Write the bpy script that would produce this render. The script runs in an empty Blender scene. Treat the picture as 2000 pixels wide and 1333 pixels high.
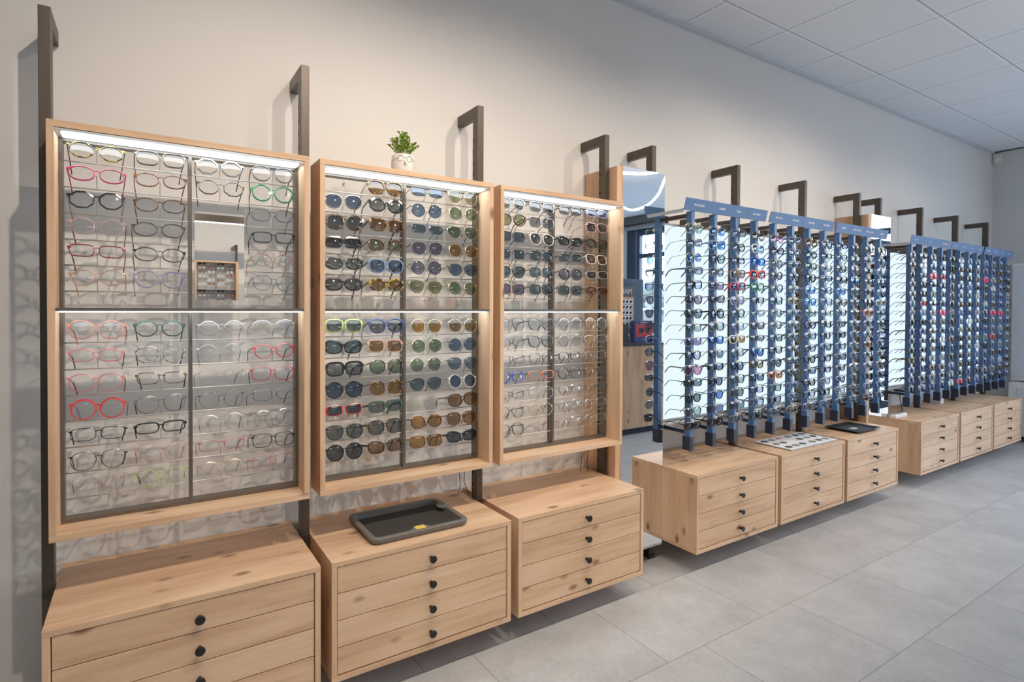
import bpy, bmesh, math, random
from mathutils import Vector, Matrix

RND = random.Random(7)
SC = bpy.context.scene
COL = SC.collection
FZ = 1.36                                   # camera height above the floor


def W(X, Y, Z):                             # along the wall, out from the wall, height relative to the eye line
    return Vector((X, -Y, Z + FZ))


# ------------------------------------------------------------------ materials
MATS = {}


def nt(name):
    m = bpy.data.materials.new(name)
    m.use_nodes = True
    m.node_tree.nodes.clear()
    MATS[name] = m
    return m, m.node_tree.nodes, m.node_tree.links


def out(N, L, sock):
    o = N.new('ShaderNodeOutputMaterial')
    L.new(sock, o.inputs['Surface'])


def pbsdf(N, col=None, rough=.5, metal=0., spec=.5):
    b = N.new('ShaderNodeBsdfPrincipled')
    if col is not None:
        b.inputs['Base Color'].default_value = (*col, 1)
    b.inputs['Roughness'].default_value = rough
    b.inputs['Metallic'].default_value = metal
    b.inputs['Specular IOR Level'].default_value = spec
    return b


def plain(name, col, rough=.5, metal=0., spec=.5, noise=.06, scale=40.):
    """a painted, plastic or metal surface with a faint procedural unevenness"""
    m, N, L = nt(name)
    b = pbsdf(N, col, rough, metal, spec)
    n = N.new('ShaderNodeTexNoise'); n.inputs['Scale'].default_value = scale; n.inputs['Detail'].default_value = 3
    g = N.new('ShaderNodeNewGeometry'); L.new(g.outputs['Position'], n.inputs['Vector'])
    mx = N.new('ShaderNodeMix'); mx.data_type = 'RGBA'
    mx.inputs['A'].default_value = (*[c * (1 - noise) for c in col], 1)
    mx.inputs['B'].default_value = (*[min(1, c * (1 + noise)) for c in col], 1)
    L.new(n.outputs['Fac'], mx.inputs['Factor']); L.new(mx.outputs['Result'], b.inputs['Base Color'])
    out(N, L, b.outputs[0])
    return m


def emit(name, col, strength):
    m, N, L = nt(name)
    e = N.new('ShaderNodeEmission'); e.inputs['Color'].default_value = (*col, 1); e.inputs['Strength'].default_value = strength
    out(N, L, e.outputs[0])
    return m


def mathn(N, L, op, a, b=None):
    n = N.new('ShaderNodeMath'); n.operation = op
    for i, v in enumerate((a, b)):
        if v is None: continue
        if isinstance(v, (int, float)): n.inputs[i].default_value = v
        else: L.new(v, n.inputs[i])
    return n.outputs[0]


def wood(name, axis, dark=1.0):
    m, N, L = nt(name)
    g = N.new('ShaderNodeNewGeometry'); oi = N.new('ShaderNodeObjectInfo')
    add = N.new('ShaderNodeVectorMath'); add.operation = 'ADD'
    cm = N.new('ShaderNodeCombineXYZ')
    r = mathn(N, L, 'MULTIPLY', oi.outputs['Random'], 13.)
    for i in range(3): L.new(r, cm.inputs[i])
    L.new(g.outputs['Position'], add.inputs[0]); L.new(cm.outputs[0], add.inputs[1])

    def stretched(f):
        v = N.new('ShaderNodeVectorMath'); v.operation = 'MULTIPLY'
        s = [1., 1., 1.]; s['XYZ'.index(axis)] = f
        v.inputs[1].default_value = s
        L.new(add.outputs[0], v.inputs[0])
        return v.outputs[0]
    fine = N.new('ShaderNodeTexNoise'); fine.inputs['Scale'].default_value = 70; fine.inputs['Detail'].default_value = 5; fine.inputs['Roughness'].default_value = .6
    L.new(stretched(.05), fine.inputs['Vector'])
    broad = N.new('ShaderNodeTexNoise'); broad.inputs['Scale'].default_value = 11; broad.inputs['Detail'].default_value = 4; broad.inputs['Distortion'].default_value = .5
    L.new(stretched(.17), broad.inputs['Vector'])
    cr = N.new('ShaderNodeValToRGB')
    e = cr.color_ramp.elements
    e[0].position = .34; e[0].color = (.52 * dark, .30 * dark, .17 * dark, 1)
    e[1].position = .66; e[1].color = (.78 * dark, .53 * dark, .34 * dark, 1)
    mid = cr.color_ramp.elements.new(.5); mid.color = (.68 * dark, .43 * dark, .255 * dark, 1)
    L.new(mathn(N, L, 'ADD', mathn(N, L, 'MULTIPLY', broad.outputs['Fac'], .62), mathn(N, L, 'MULTIPLY', fine.outputs['Fac'], .38)), cr.inputs[0])
    # knots: sparse stretched cells, some with a drawn-out crack
    vo = N.new('ShaderNodeTexVoronoi'); vo.inputs['Scale'].default_value = 10.5; vo.inputs['Randomness'].default_value = 1
    L.new(stretched(.5), vo.inputs['Vector'])
    wob = N.new('ShaderNodeTexNoise'); wob.inputs['Scale'].default_value = 45
    L.new(stretched(.6), wob.inputs['Vector'])
    d = mathn(N, L, 'ADD', vo.outputs['Distance'], mathn(N, L, 'MULTIPLY', wob.outputs['Fac'], .07))
    kr = N.new('ShaderNodeValToRGB'); kr.color_ramp.elements[0].position = .10; kr.color_ramp.elements[0].color = (1, 1, 1, 1)
    kr.color_ramp.elements[1].position = .22; kr.color_ramp.elements[1].color = (0, 0, 0, 1)
    L.new(d, kr.inputs[0])
    sep = N.new('ShaderNodeSeparateColor'); L.new(vo.outputs['Color'], sep.inputs[0])
    some = mathn(N, L, 'GREATER_THAN', sep.outputs[0], .35)
    k = mathn(N, L, 'MULTIPLY', mathn(N, L, 'MULTIPLY', kr.outputs[0], some), .85)
    mx = N.new('ShaderNodeMix'); mx.data_type = 'RGBA'
    L.new(k, mx.inputs['Factor']); L.new(cr.outputs[0], mx.inputs['A']); mx.inputs['B'].default_value = (.17, .075, .03, 1)
    b = pbsdf(N, rough=.46, spec=.35)
    L.new(mx.outputs['Result'], b.inputs['Base Color'])
    bp = N.new('ShaderNodeBump'); bp.inputs['Strength'].default_value = .06; bp.inputs['Distance'].default_value = .002
    L.new(fine.outputs['Fac'], bp.inputs['Height']); L.new(bp.outputs[0], b.inputs['Normal'])
    out(N, L, b.outputs[0])
    return m


def see_thru(name, tint, gloss=.06, rough=.02, gcol=(1, 1, 1), solid=None, mixin=0.):
    """thin clear or tinted sheet: tinted transmission, fresnel gloss, optionally part opaque"""
    m, N, L = nt(name)
    t = N.new('ShaderNodeBsdfTransparent'); t.inputs[0].default_value = (*tint, 1)
    gl = N.new('ShaderNodeBsdfGlossy'); gl.inputs['Roughness'].default_value = rough; gl.inputs[0].default_value = (*gcol, 1)
    fr = N.new('ShaderNodeLayerWeight'); fr.inputs['Blend'].default_value = .25
    f = mathn(N, L, 'ADD', mathn(N, L, 'MULTIPLY', fr.outputs['Fresnel'], .55), gloss)
    f = mathn(N, L, 'MINIMUM', f, .85)
    ns = N.new('ShaderNodeTexNoise'); ns.inputs['Scale'].default_value = 6
    f = mathn(N, L, 'MULTIPLY', f, mathn(N, L, 'ADD', mathn(N, L, 'MULTIPLY', ns.outputs['Fac'], .3), .85))
    last = t.outputs[0]
    if solid is not None:
        d = pbsdf(N, solid, .3)
        mm = N.new('ShaderNodeMixShader'); mm.inputs[0].default_value = mixin
        L.new(last, mm.inputs[1]); L.new(d.outputs[0], mm.inputs[2]); last = mm.outputs[0]
    mm = N.new('ShaderNodeMixShader'); L.new(f, mm.inputs[0]); L.new(last, mm.inputs[1]); L.new(gl.outputs[0], mm.inputs[2])
    out(N, L, mm.outputs[0])
    return m


def tortoise(name, a, b_, scale=130):
    m, N, L = nt(name)
    n = N.new('ShaderNodeTexNoise'); n.inputs['Scale'].default_value = scale; n.inputs['Detail'].default_value = 1
    g = N.new('ShaderNodeNewGeometry'); L.new(g.outputs['Position'], n.inputs['Vector'])
    cr = N.new('ShaderNodeValToRGB'); e = cr.color_ramp.elements
    e[0].position = .46; e[0].color = (*a, 1); e[1].position = .54; e[1].color = (*b_, 1)
    L.new(n.outputs['Fac'], cr.inputs[0])
    b = pbsdf(N, rough=.18); L.new(cr.outputs[0], b.inputs['Base Color'])
    out(N, L, b.outputs[0])
    return m


def wall_mat(name, col):
    m, N, L = nt(name)
    g = N.new('ShaderNodeNewGeometry')
    n = N.new('ShaderNodeTexNoise'); n.inputs['Scale'].default_value = 160; n.inputs['Detail'].default_value = 3
    L.new(g.outputs['Position'], n.inputs['Vector'])
    b = pbsdf(N, col, .8, spec=.2)
    bp = N.new('ShaderNodeBump'); bp.inputs['Strength'].default_value = .05; bp.inputs['Distance'].default_value = .002
    L.new(n.outputs['Fac'], bp.inputs['Height']); L.new(bp.outputs[0], b.inputs['Normal'])
    out(N, L, b.outputs[0])
    return m


def grid_lines(N, L, val, off, step, half):
    """1 on a line of a regular grid"""
    f = mathn(N, L, 'FRACT', mathn(N, L, 'DIVIDE', mathn(N, L, 'SUBTRACT', val, off), step))
    d = mathn(N, L, 'ABSOLUTE', mathn(N, L, 'SUBTRACT', f, .5))
    return mathn(N, L, 'GREATER_THAN', d, .5 - half / step)


def ceiling_mat():
    m, N, L = nt('ceiling_tiles')
    g = N.new('ShaderNodeNewGeometry'); s = N.new('ShaderNodeSeparateXYZ'); L.new(g.outputs['Position'], s.inputs[0])
    y = mathn(N, L, 'MULTIPLY', s.outputs['Y'], -1.)
    k1 = mathn(N, L, 'MAXIMUM', grid_lines(N, L, s.outputs['X'], 3.381, .6, .011), grid_lines(N, L, y, .297, .6, .011))
    k2 = mathn(N, L, 'MAXIMUM', grid_lines(N, L, s.outputs['X'], 3.370, .6, .0035), grid_lines(N, L, y, .308, .6, .0035))
    n = N.new('ShaderNodeTexNoise'); n.inputs['Scale'].default_value = 220; n.inputs['Detail'].default_value = 4
    L.new(g.outputs['Position'], n.inputs['Vector'])
    mx = N.new('ShaderNodeMix'); mx.data_type = 'RGBA'; L.new(n.outputs['Fac'], mx.inputs['Factor'])
    mx.inputs['A'].default_value = (.80, .81, .83, 1); mx.inputs['B'].default_value = (.87, .88, .90, 1)
    m1 = N.new('ShaderNodeMix'); m1.data_type = 'RGBA'; L.new(k1, m1.inputs['Factor']); L.new(mx.outputs['Result'], m1.inputs['A']); m1.inputs['B'].default_value = (.90, .91, .93, 1)
    m2 = N.new('ShaderNodeMix'); m2.data_type = 'RGBA'; L.new(k2, m2.inputs['Factor']); L.new(m1.outputs['Result'], m2.inputs['A']); m2.inputs['B'].default_value = (.36, .37, .39, 1)
    b = pbsdf(N, rough=.9, spec=.1); L.new(m2.outputs['Result'], b.inputs['Base Color'])
    out(N, L, b.outputs[0])
    return m


def floor_mat():
    m, N, L = nt('floor_stone_tiles')
    g = N.new('ShaderNodeNewGeometry'); s = N.new('ShaderNodeSeparateXYZ'); L.new(g.outputs['Position'], s.inputs[0])
    y = mathn(N, L, 'MULTIPLY', s.outputs['Y'], -1.)
    H, LN = .4545, .61
    rowf = mathn(N, L, 'DIVIDE', mathn(N, L, 'SUBTRACT', y, .422), H)
    row = mathn(N, L, 'FLOOR', rowf)
    xs = mathn(N, L, 'DIVIDE', mathn(N, L, 'SUBTRACT', mathn(N, L, 'SUBTRACT', s.outputs['X'], 1.69), mathn(N, L, 'MULTIPLY', row, .2035)), LN)
    colm = mathn(N, L, 'FLOOR', xs)

    def edge(v, step, half):
        d = mathn(N, L, 'ABSOLUTE', mathn(N, L, 'SUBTRACT', mathn(N, L, 'FRACT', v), .5))
        return mathn(N, L, 'GREATER_THAN', d, .5 - half / step)
    line = mathn(N, L, 'MAXIMUM', edge(rowf, H, .0022), edge(xs, LN, .0022))
    cell = N.new('ShaderNodeCombineXYZ'); L.new(colm, cell.inputs[0]); L.new(row, cell.inputs[1])
    wn = N.new('ShaderNodeTexWhiteNoise'); L.new(cell.outputs[0], wn.inputs['Vector'])
    off = N.new('ShaderNodeVectorMath'); off.operation = 'MULTIPLY_ADD'
    L.new(wn.outputs['Color'], off.inputs[0]); off.inputs[1].default_value = (7, 7, 7); L.new(g.outputs['Position'], off.inputs[2])
    n1 = N.new('ShaderNodeTexNoise'); n1.inputs['Scale'].default_value = 5; n1.inputs['Detail'].default_value = 8; n1.inputs['Roughness'].default_value = .65
    L.new(off.outputs[0], n1.inputs['Vector'])
    n2 = N.new('ShaderNodeTexNoise'); n2.inputs['Scale'].default_value = 60; n2.inputs['Detail'].default_value = 4
    L.new(off.outputs[0], n2.inputs['Vector'])
    v = mathn(N, L, 'ADD', mathn(N, L, 'ADD', mathn(N, L, 'MULTIPLY', n1.outputs['Fac'], .7), mathn(N, L, 'MULTIPLY', n2.outputs['Fac'], .3)),
              mathn(N, L, 'MULTIPLY', mathn(N, L, 'SUBTRACT', wn.outputs['Value'], .5), .12))
    cr = N.new('ShaderNodeValToRGB'); e = cr.color_ramp.elements
    e[0].position = .3; e[0].color = (.37, .36, .35, 1); e[1].position = .72; e[1].color = (.575, .565, .56, 1)
    L.new(v, cr.inputs[0])
    mx = N.new('ShaderNodeMix'); mx.data_type = 'RGBA'; L.new(mathn(N, L, 'MULTIPLY', line, .55), mx.inputs['Factor'])
    L.new(cr.outputs[0], mx.inputs['A']); mx.inputs['B'].default_value = (.14, .13, .12, 1)
    b = pbsdf(N, rough=.42, spec=.4); L.new(mx.outputs['Result'], b.inputs['Base Color'])
    L.new(mathn(N, L, 'ADD', mathn(N, L, 'MULTIPLY', n2.outputs['Fac'], .25), .33), b.inputs['Roughness'])
    out(N, L, b.outputs[0])
    return m


WOODX, WOODZ, WOODY = wood('oak_grain_along', 'X'), wood('oak_grain_upright', 'Z'), wood('oak_grain_deep', 'Y')
WALL = wall_mat('wall_paint', (.735, .70, .66))
WALLC = wall_mat('wall_paint_cool', (.66, .665, .67))
CEIL = ceiling_mat()
FLOOR = floor_mat()
BRONZE = plain('bronze_metal', (.088, .07, .055), .42, .55)
BRONZE2 = plain('bronze_frame', (.16, .135, .11), .35, .6)
BLACKM = plain('black_metal', (.02, .018, .017), .35, .4)
HOLE = plain('dark_hole', (.006, .006, .006), .9)
STEEL = plain('steel_rod', (.72, .69, .64), .35, .45)
ALU = plain('aluminium', (.62, .65, .66), .35, .7)
NAVY = plain('navy_lacquer', (.06, .145, .32), .42)
NAVYSIGN = plain('blue_sign_board', (.075, .155, .33), .55)
NAVYDARK = plain('navy_dark_plastic', (.016, .022, .042), .38)
WHITEPL = plain('white_plastic', (.86, .87, .88), .4)
BEIGEPL = plain('beige_plastic', (.70, .66, .60), .5)
BLACKPL = plain('black_plastic', (.018, .018, .02), .4)
CHARCOAL = plain('charcoal_rim', (.13, .12, .105), .5)
CARPET = plain('speckled_lining', (.028, .026, .023), .9, noise=.7, scale=500)
YELLOW = plain('yellow_label', (.75, .55, .08), .5)
PALEYEL = plain('pale_label', (.62, .66, .36), .5)
RED = plain('red_print', (.62, .04, .05), .5)
BLUEBOX = plain('blue_carton', (.05, .07, .22), .5)
PAPER = plain('white_board', (.80, .80, .80), .5)
LETTER = plain('white_letters', (.85, .86, .88), .6)
INK = plain('black_ink', (.03, .025, .022), .5)
CERAMIC = plain('white_ceramic', (.82, .78, .72), .35)
SOIL = plain('dark_soil', (.06, .045, .02), .9)
LEAF = plain('leaf_green', (.36, .50, .06), .5, noise=.55, scale=90)
LEAF2 = plain('leaf_dark_green', (.26, .42, .05), .5, noise=.5, scale=90)
COUNTERTOP = plain('dark_worktop', (.035, .04, .05), .3)
NAVYFRAME = plain('navy_window_frame', (.02, .05, .10), .4)
GREYBEAM = plain('grey_beam', (.13, .13, .14), .6)
ASPHALT = plain('asphalt', (.20, .21, .22), .9)
HEDGE = plain('hedge_leaves', (.13, .15, .13), .9, noise=.5, scale=6)
FARB = plain('far_building', (.20, .25, .32), .8)
CARP = plain('car_paint', (.75, .77, .8), .25)
LED = emit('led_diffuser', (.86, .95, 1.), 9.)
LED2 = emit('led_underside', (.80, .93, 1.), 4.5)
PANELGLOW = emit('light_panel_glow', (.76, .91, 1.), .98)
RINGGLOW = emit('ring_lamp_glow', (1., .95, .88), 9.)
FILLGLOW = emit('fill_panel_glow', (.93, .97, 1.), 3.2)
PANE = see_thru('window_pane', (.93, .96, .97), .03)
CLEARPL = see_thru('clear_holder', (.92, .93, .93), .22, .08, solid=(.85, .87, .88), mixin=.35)


def mirror_mat():
    m, N, L = nt('mirror_silver')
    b = pbsdf(N, (.88, .90, .91), .004, 1.)
    n = N.new('ShaderNodeTexNoise'); n.inputs['Scale'].default_value = 3
    r = mathn(N, L, 'MULTIPLY', n.outputs['Fac'], .008)
    L.new(r, b.inputs['Roughness'])
    out(N, L, b.outputs[0])
    return m


MIRROR = mirror_mat()

LENS = {
    'clear': see_thru('lens_clear', (.96, .97, .97), .035),
    'grey': see_thru('lens_grey', (.20, .22, .225), .05),
    'dark': see_thru('lens_dark', (.085, .09, .095), .05),
    'brown': see_thru('lens_brown', (.34, .20, .09), .045),
    'amber': see_thru('lens_amber', (.50, .27, .06), .045),
    'green': see_thru('lens_green', (.22, .30, .20), .045),
    'olive': see_thru('lens_olive', (.32, .34, .20), .045),
    'blue': see_thru('lens_blue', (.13, .19, .30), .06, gcol=(.75, .85, 1)),
    'violet': see_thru('lens_violet', (.24, .22, .34), .06),
    'teal': see_thru('lens_teal', (.16, .24, .28), .05),
    'sky': see_thru('lens_sky', (.10, .24, .62), .12, gcol=(.5, .75, 1)),
    'sage': see_thru('lens_sage', (.34, .47, .48), .05),
    'mist': see_thru('lens_mist', (.46, .52, .70), .05),
    'pink': see_thru('lens_pink', (.62, .30, .46), .08, gcol=(1, .6, .8)),
}
LENSWORD = dict(clear='clear', grey='grey', dark='dark grey', brown='brown', amber='amber', green='green', olive='olive', blue='blue grey',
                violet='violet grey', teal='teal grey', sky='bright blue', sage='sage green', mist='pale blue', pink='pink')
FR = {
    'black': plain('frame_black', (.014, .014, .016), .16), 'grey': plain('frame_grey', (.11, .115, .12), .25),
    'slate': plain('frame_slate', (.07, .10, .14), .25), 'navy': plain('frame_navy', (.03, .045, .13), .2),
    'tort': tortoise('frame_tortoise', (.02, .012, .006), (.24, .105, .025)), 'dtort': tortoise('frame_dark_tortoise', (.012, .01, .008), (.12, .06, .025)),
    'ytort': tortoise('frame_yellow_tortoise', (.02, .02, .03), (.42, .29, .03), 70), 'spot': tortoise('frame_spotted', (.02, .02, .022), (.55, .52, .46), 160),
    'btort': tortoise('frame_brown_tortoise', (.05, .02, .012), (.30, .11, .035), 110),
    'magenta': plain('frame_magenta', (.52, .008, .12), .2), 'dred': plain('frame_dark_red', (.30, .03, .03), .25), 'red': plain('frame_red', (.70, .03, .03), .2),
    'coral': plain('frame_coral', (.72, .20, .13), .3), 'rose': plain('frame_rose', (.62, .14, .15), .3), 'crimson': plain('frame_crimson', (.5, .03, .06), .3),
    'green': plain('frame_green', (.02, .22, .09), .2), 'dgreen': plain('frame_dark_green', (.035, .075, .045), .3), 'lime': plain('frame_lime', (.42, .50, .12), .3),
    'blue': plain('frame_blue', (.03, .09, .62), .25), 'steelblue': plain('frame_steel_blue', (.10, .16, .30), .3), 'teal': plain('frame_teal', (.05, .16, .20), .3), 'orange': plain('frame_orange', (.75, .22, .08), .3),
    'white': plain('frame_white', (.80, .77, .70), .3), 'gold': plain('frame_gold', (.70, .56, .32), .25, .8), 'silver': plain('frame_silver', (.62, .61, .60), .25, .85),
    'gun': plain('frame_gunmetal', (.13, .125, .12), .3, .7), 'brown': plain('frame_brown', (.18, .075, .035), .25), 'pinkred': plain('frame_pink_red', (.62, .05, .13), .25),
    'peach': see_thru('frame_peach', (.95, .74, .62), .08, solid=(.78, .46, .34), mixin=.55), 'lilac': see_thru('frame_lilac', (.75, .7, .95), .08, solid=(.42, .34, .66), mixin=.55),
    'clear': see_thru('frame_clear', (.9, .91, .92), .12, solid=(.72, .72, .72), mixin=.45), 'smoke': see_thru('frame_smoke', (.5, .52, .55), .1, solid=(.28, .29, .31), mixin=.5),
    'blush': see_thru('frame_blush', (.95, .8, .75), .08, solid=(.72, .42, .36), mixin=.5), 'sky': see_thru('frame_pale_blue', (.6, .75, .92), .1, solid=(.2, .36, .6), mixin=.6),
    'lav': see_thru('frame_lavender', (.7, .72, .95), .1, solid=(.42, .42, .72), mixin=.6),
}
FRWORD = dict(black='black', grey='grey', slate='slate', navy='navy', tort='tortoiseshell', dtort='dark tortoiseshell', ytort='yellow tortoiseshell', spot='black spotted', btort='brown tortoiseshell',
              magenta='magenta', dred='dark red', red='red', coral='coral', rose='rose red', crimson='crimson', green='green', dgreen='dark green', lime='lime green', blue='blue',
              steelblue='steel blue', teal='teal', orange='orange', white='white', gold='gold wire', silver='silver wire', gun='dark wire', brown='brown', pinkred='pink red', peach='peach', lilac='lilac',
              clear='clear', smoke='smoky clear', blush='blush', sky='pale blue', lav='lavender')


# ------------------------------------------------------------------ mesh helpers
class MB:
    def __init__(s): s.v, s.f, s.m, s.sm = [], [], [], []

    def add(s, vs, fs, mi=0, smooth=False):
        b = len(s.v); s.v += [Vector(v) for v in vs]
        for f in fs: s.f.append([i + b for i in f]); s.m.append(mi); s.sm.append(smooth)
        return s

    def box(s, X0, X1, Y0, Y1, Z0, Z1, mi=0):           # in wall coordinates
        return s.wbox(X0, X1, -Y1, -Y0, Z0 + FZ, Z1 + FZ, mi)

    def wbox(s, x0, x1, y0, y1, z0, z1, mi=0):
        x0, x1 = sorted((x0, x1)); y0, y1 = sorted((y0, y1)); z0, z1 = sorted((z0, z1))
        vs = [(x0, y0, z0), (x1, y0, z0), (x1, y1, z0), (x0, y1, z0), (x0, y0, z1), (x1, y0, z1), (x1, y1, z1), (x0, y1, z1)]
        return s.add(vs, [(0, 3, 2, 1), (4, 5, 6, 7), (0, 1, 5, 4), (1, 2, 6, 5), (2, 3, 7, 6), (3, 0, 4, 7)], mi)

    def tube(s, pts, r, n=8, mi=0, closed=False, cap=True):
        pts = [Vector(p) for p in pts]; k = len(pts); rings = []
        up = None
        for i, p in enumerate(pts):
            a = pts[(i - 1) % k] if (closed or i > 0) else p
            b = pts[(i + 1) % k] if (closed or i < k - 1) else p
            t = (b - a).normalized()
            if up is None:
                up = t.orthogonal().normalized()
            up = (up - t * up.dot(t)); up = up.normalized() if up.length > 1e-6 else t.orthogonal().normalized()
            sd = t.cross(up)
            rr = r[i] if isinstance(r, (list, tuple)) else r
            rings.append([p + (up * math.cos(2 * math.pi * j / n) + sd * math.sin(2 * math.pi * j / n)) * rr for j in range(n)])
        vs = [v for q in rings for v in q]; fs = []
        for i in range(k if closed else k - 1):
            i2 = (i + 1) % k
            for j in range(n):
                j2 = (j + 1) % n
                fs.append((i * n + j, i * n + j2, i2 * n + j2, i2 * n + j))
        b = len(s.v)
        s.add(vs, fs, mi, True)
        if cap and not closed:
            s.f.append([b + j for j in range(n)][::-1]); s.m.append(mi); s.sm.append(False)
            s.f.append([b + (k - 1) * n + j for j in range(n)]); s.m.append(mi); s.sm.append(False)
        return s

    def lathe(s, prof, c, axis=(0, 0, 1), n=20, mi=0, smooth=True):
        """prof: (radius, height along axis) from base to tip; closed with caps"""
        ax = Vector(axis).normalized(); u = ax.orthogonal().normalized(); w = ax.cross(u); c = Vector(c)
        vs = []
        for r, h in prof:
            for j in range(n):
                a = 2 * math.pi * j / n
                vs.append(c + ax * h + (u * math.cos(a) + w * math.sin(a)) * r)
        fs = []
        for i in range(len(prof) - 1):
            for j in range(n):
                j2 = (j + 1) % n
                fs.append((i * n + j, i * n + j2, (i + 1) * n + j2, (i + 1) * n + j))
        b = len(s.v); s.add(vs, fs, mi, smooth)
        s.f.append([b + j for j in range(n)][::-1]); s.m.append(mi); s.sm.append(False)
        s.f.append([b + (len(prof) - 1) * n + j for j in range(n)]); s.m.append(mi); s.sm.append(False)
        return s

    def prism(s, poly, d, mi=0):
        """poly: points in order, extruded by the vector d"""
        k = len(poly); d = Vector(d)
        vs = [Vector(p) for p in poly] + [Vector(p) + d for p in poly]
        fs = [tuple(range(k))[::-1], tuple(range(k, 2 * k))] + [(i, (i + 1) % k, (i + 1) % k + k, i + k) for i in range(k)]
        return s.add(vs, fs, mi)

    def mesh(s, name, mats, org=(0, 0, 0), fix=True):
        me = bpy.data.meshes.new(name); o = Vector(org)
        me.from_pydata([v - o for v in s.v], [], s.f)
        for m in mats: me.materials.append(m)
        me.polygons.foreach_set('material_index', s.m)
        me.polygons.foreach_set('use_smooth', s.sm)
        if fix:
            bm = bmesh.new(); bm.from_mesh(me); bmesh.ops.recalc_face_normals(bm, faces=bm.faces); bm.to_mesh(me); bm.free()
        me.update()
        return me

    def build(s, name, mats, parent=None, org=None, bevel=0.):
        mats = mats if isinstance(mats, (list, tuple)) else [mats]
        if parent is not None: o_ = parent.location
        else: o_ = Vector(org) if org is not None else s.base()
        o = bpy.data.objects.new(name, s.mesh(name, mats, o_)); COL.objects.link(o)
        if parent is not None: o.parent = parent
        else: o.location = o_
        if bevel:
            md = o.modifiers.new('edge', 'BEVEL'); md.width = bevel; md.segments = 2; md.limit_method = 'ANGLE'; md.angle_limit = .6
        return o

    def base(s):
        lo = [min(v[i] for v in s.v) for i in range(3)]; hi = [max(v[i] for v in s.v) for i in range(3)]
        return Vector(((lo[0] + hi[0]) / 2, (lo[1] + hi[1]) / 2, lo[2]))


def sub(child, parent):
    """hang a part built under a thing one level deeper, under its part (all parts share the thing's origin)"""
    child.parent = parent
    child.location = (0, 0, 0)
    return child


def tag(o, label=None, cat=None, group=None, kind=None):
    if label: o['label'] = label
    if cat: o['category'] = cat
    if group: o['group'] = group
    if kind: o['kind'] = kind
    return o


def thing(name, label, cat, loc, group=None):
    o = bpy.data.objects.new(name, None); o.empty_display_size = .05
    COL.objects.link(o); o.location = loc
    return tag(o, label, cat, group)


def text(name, s, size, mat, mtx, parent=None, ext=.0006):
    cu = bpy.data.curves.new(name, 'FONT'); cu.body = s; cu.size = size; cu.extrude = ext; cu.align_x = 'CENTER'; cu.align_y = 'CENTER'
    cu.materials.append(mat)
    o = bpy.data.objects.new(name, cu); COL.objects.link(o)
    if parent is not None:
        o.parent = parent
        o.matrix_basis = Matrix.Translation(-parent.location) @ mtx
    else:
        o.matrix_basis = mtx
    me = bpy.data.meshes.new_from_object(o)              # lettering as plain mesh
    me.name = name
    mo = bpy.data.objects.new(name, me); COL.objects.link(mo); mo.parent = parent; mo.matrix_basis = o.matrix_basis.copy()
    bpy.data.objects.remove(o)
    mo.name = name
    return mo


def face_room(p, tilt=0.):
    """matrix for text on a face that looks into the room (towards -y)"""
    return Matrix.Translation(p) @ Matrix.Rotation(math.pi / 2 + tilt, 4, 'X')


def face_wall(p):
    """the same on a face that looks towards the display wall"""
    return Matrix.Translation(p) @ Matrix.Rotation(math.pi, 4, 'Z') @ Matrix.Rotation(math.pi / 2, 4, 'X')


ORD = ['first', 'second', 'third', 'fourth', 'fifth', 'sixth', 'seventh', 'eighth', 'ninth', 'tenth', 'eleventh', 'twelfth', 'thirteenth', 'fourteenth', 'fifteenth']

# ------------------------------------------------------------------ room shell
CZ = 1.744                                   # ceiling height over the eye line
XL, XR, YF = -4.6, 7.845, 6.9
st = lambda o: tag(o, kind='structure')
st(MB().box(XL - .2, XR + .2, -.2, YF + .2, -FZ - .12, -FZ).build('floor', FLOOR))
st(MB().box(XL - .2, XR + .2, -.2, YF + .2, CZ, CZ + .1).build('ceiling', CEIL))
st(MB().box(XL - .2, XR, -.2, 0, -FZ, CZ).build('wall_back', WALL))
st(MB().box(XL - .2, XL, 0, YF, -FZ, CZ).build('wall_left', WALLC))
st(MB().box(XL - .2, XR + .2, YF, YF + .2, -FZ, CZ).build('wall_front', WALL))
WY0, WY1, WZ0, WZ1 = 1.25, 6.15, -1.27, 1.52
b = MB().box(XR, XR + .2, -.2, WY0, -FZ, CZ).box(XR, XR + .2, WY1, YF, -FZ, CZ).box(XR, XR + .2, WY0, WY1, WZ1, CZ).box(XR, XR + .2, WY0, WY1, -FZ, WZ0)
st(b.build('wall_right', WALLC))
st(MB().box(XL, XR, 0, .02, CZ - .022, CZ - .001).box(XL, XR, 0, .003, CZ - .03, CZ - .001).build('trim_1', plain('ceiling_angle', (.60, .61, .63), .6)))
st(MB().box(XR - .012, XR, .0, YF, CZ - .014, CZ - .001).build('trim_2', plain('ceiling_shadow_gap', (.10, .11, .12), .7)))
st(MB().box(XL, XR, 0, .012, -FZ, -FZ + .06).build('baseboard_back', plain('skirting_grey', (.35, .34, .33), .6)))

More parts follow.
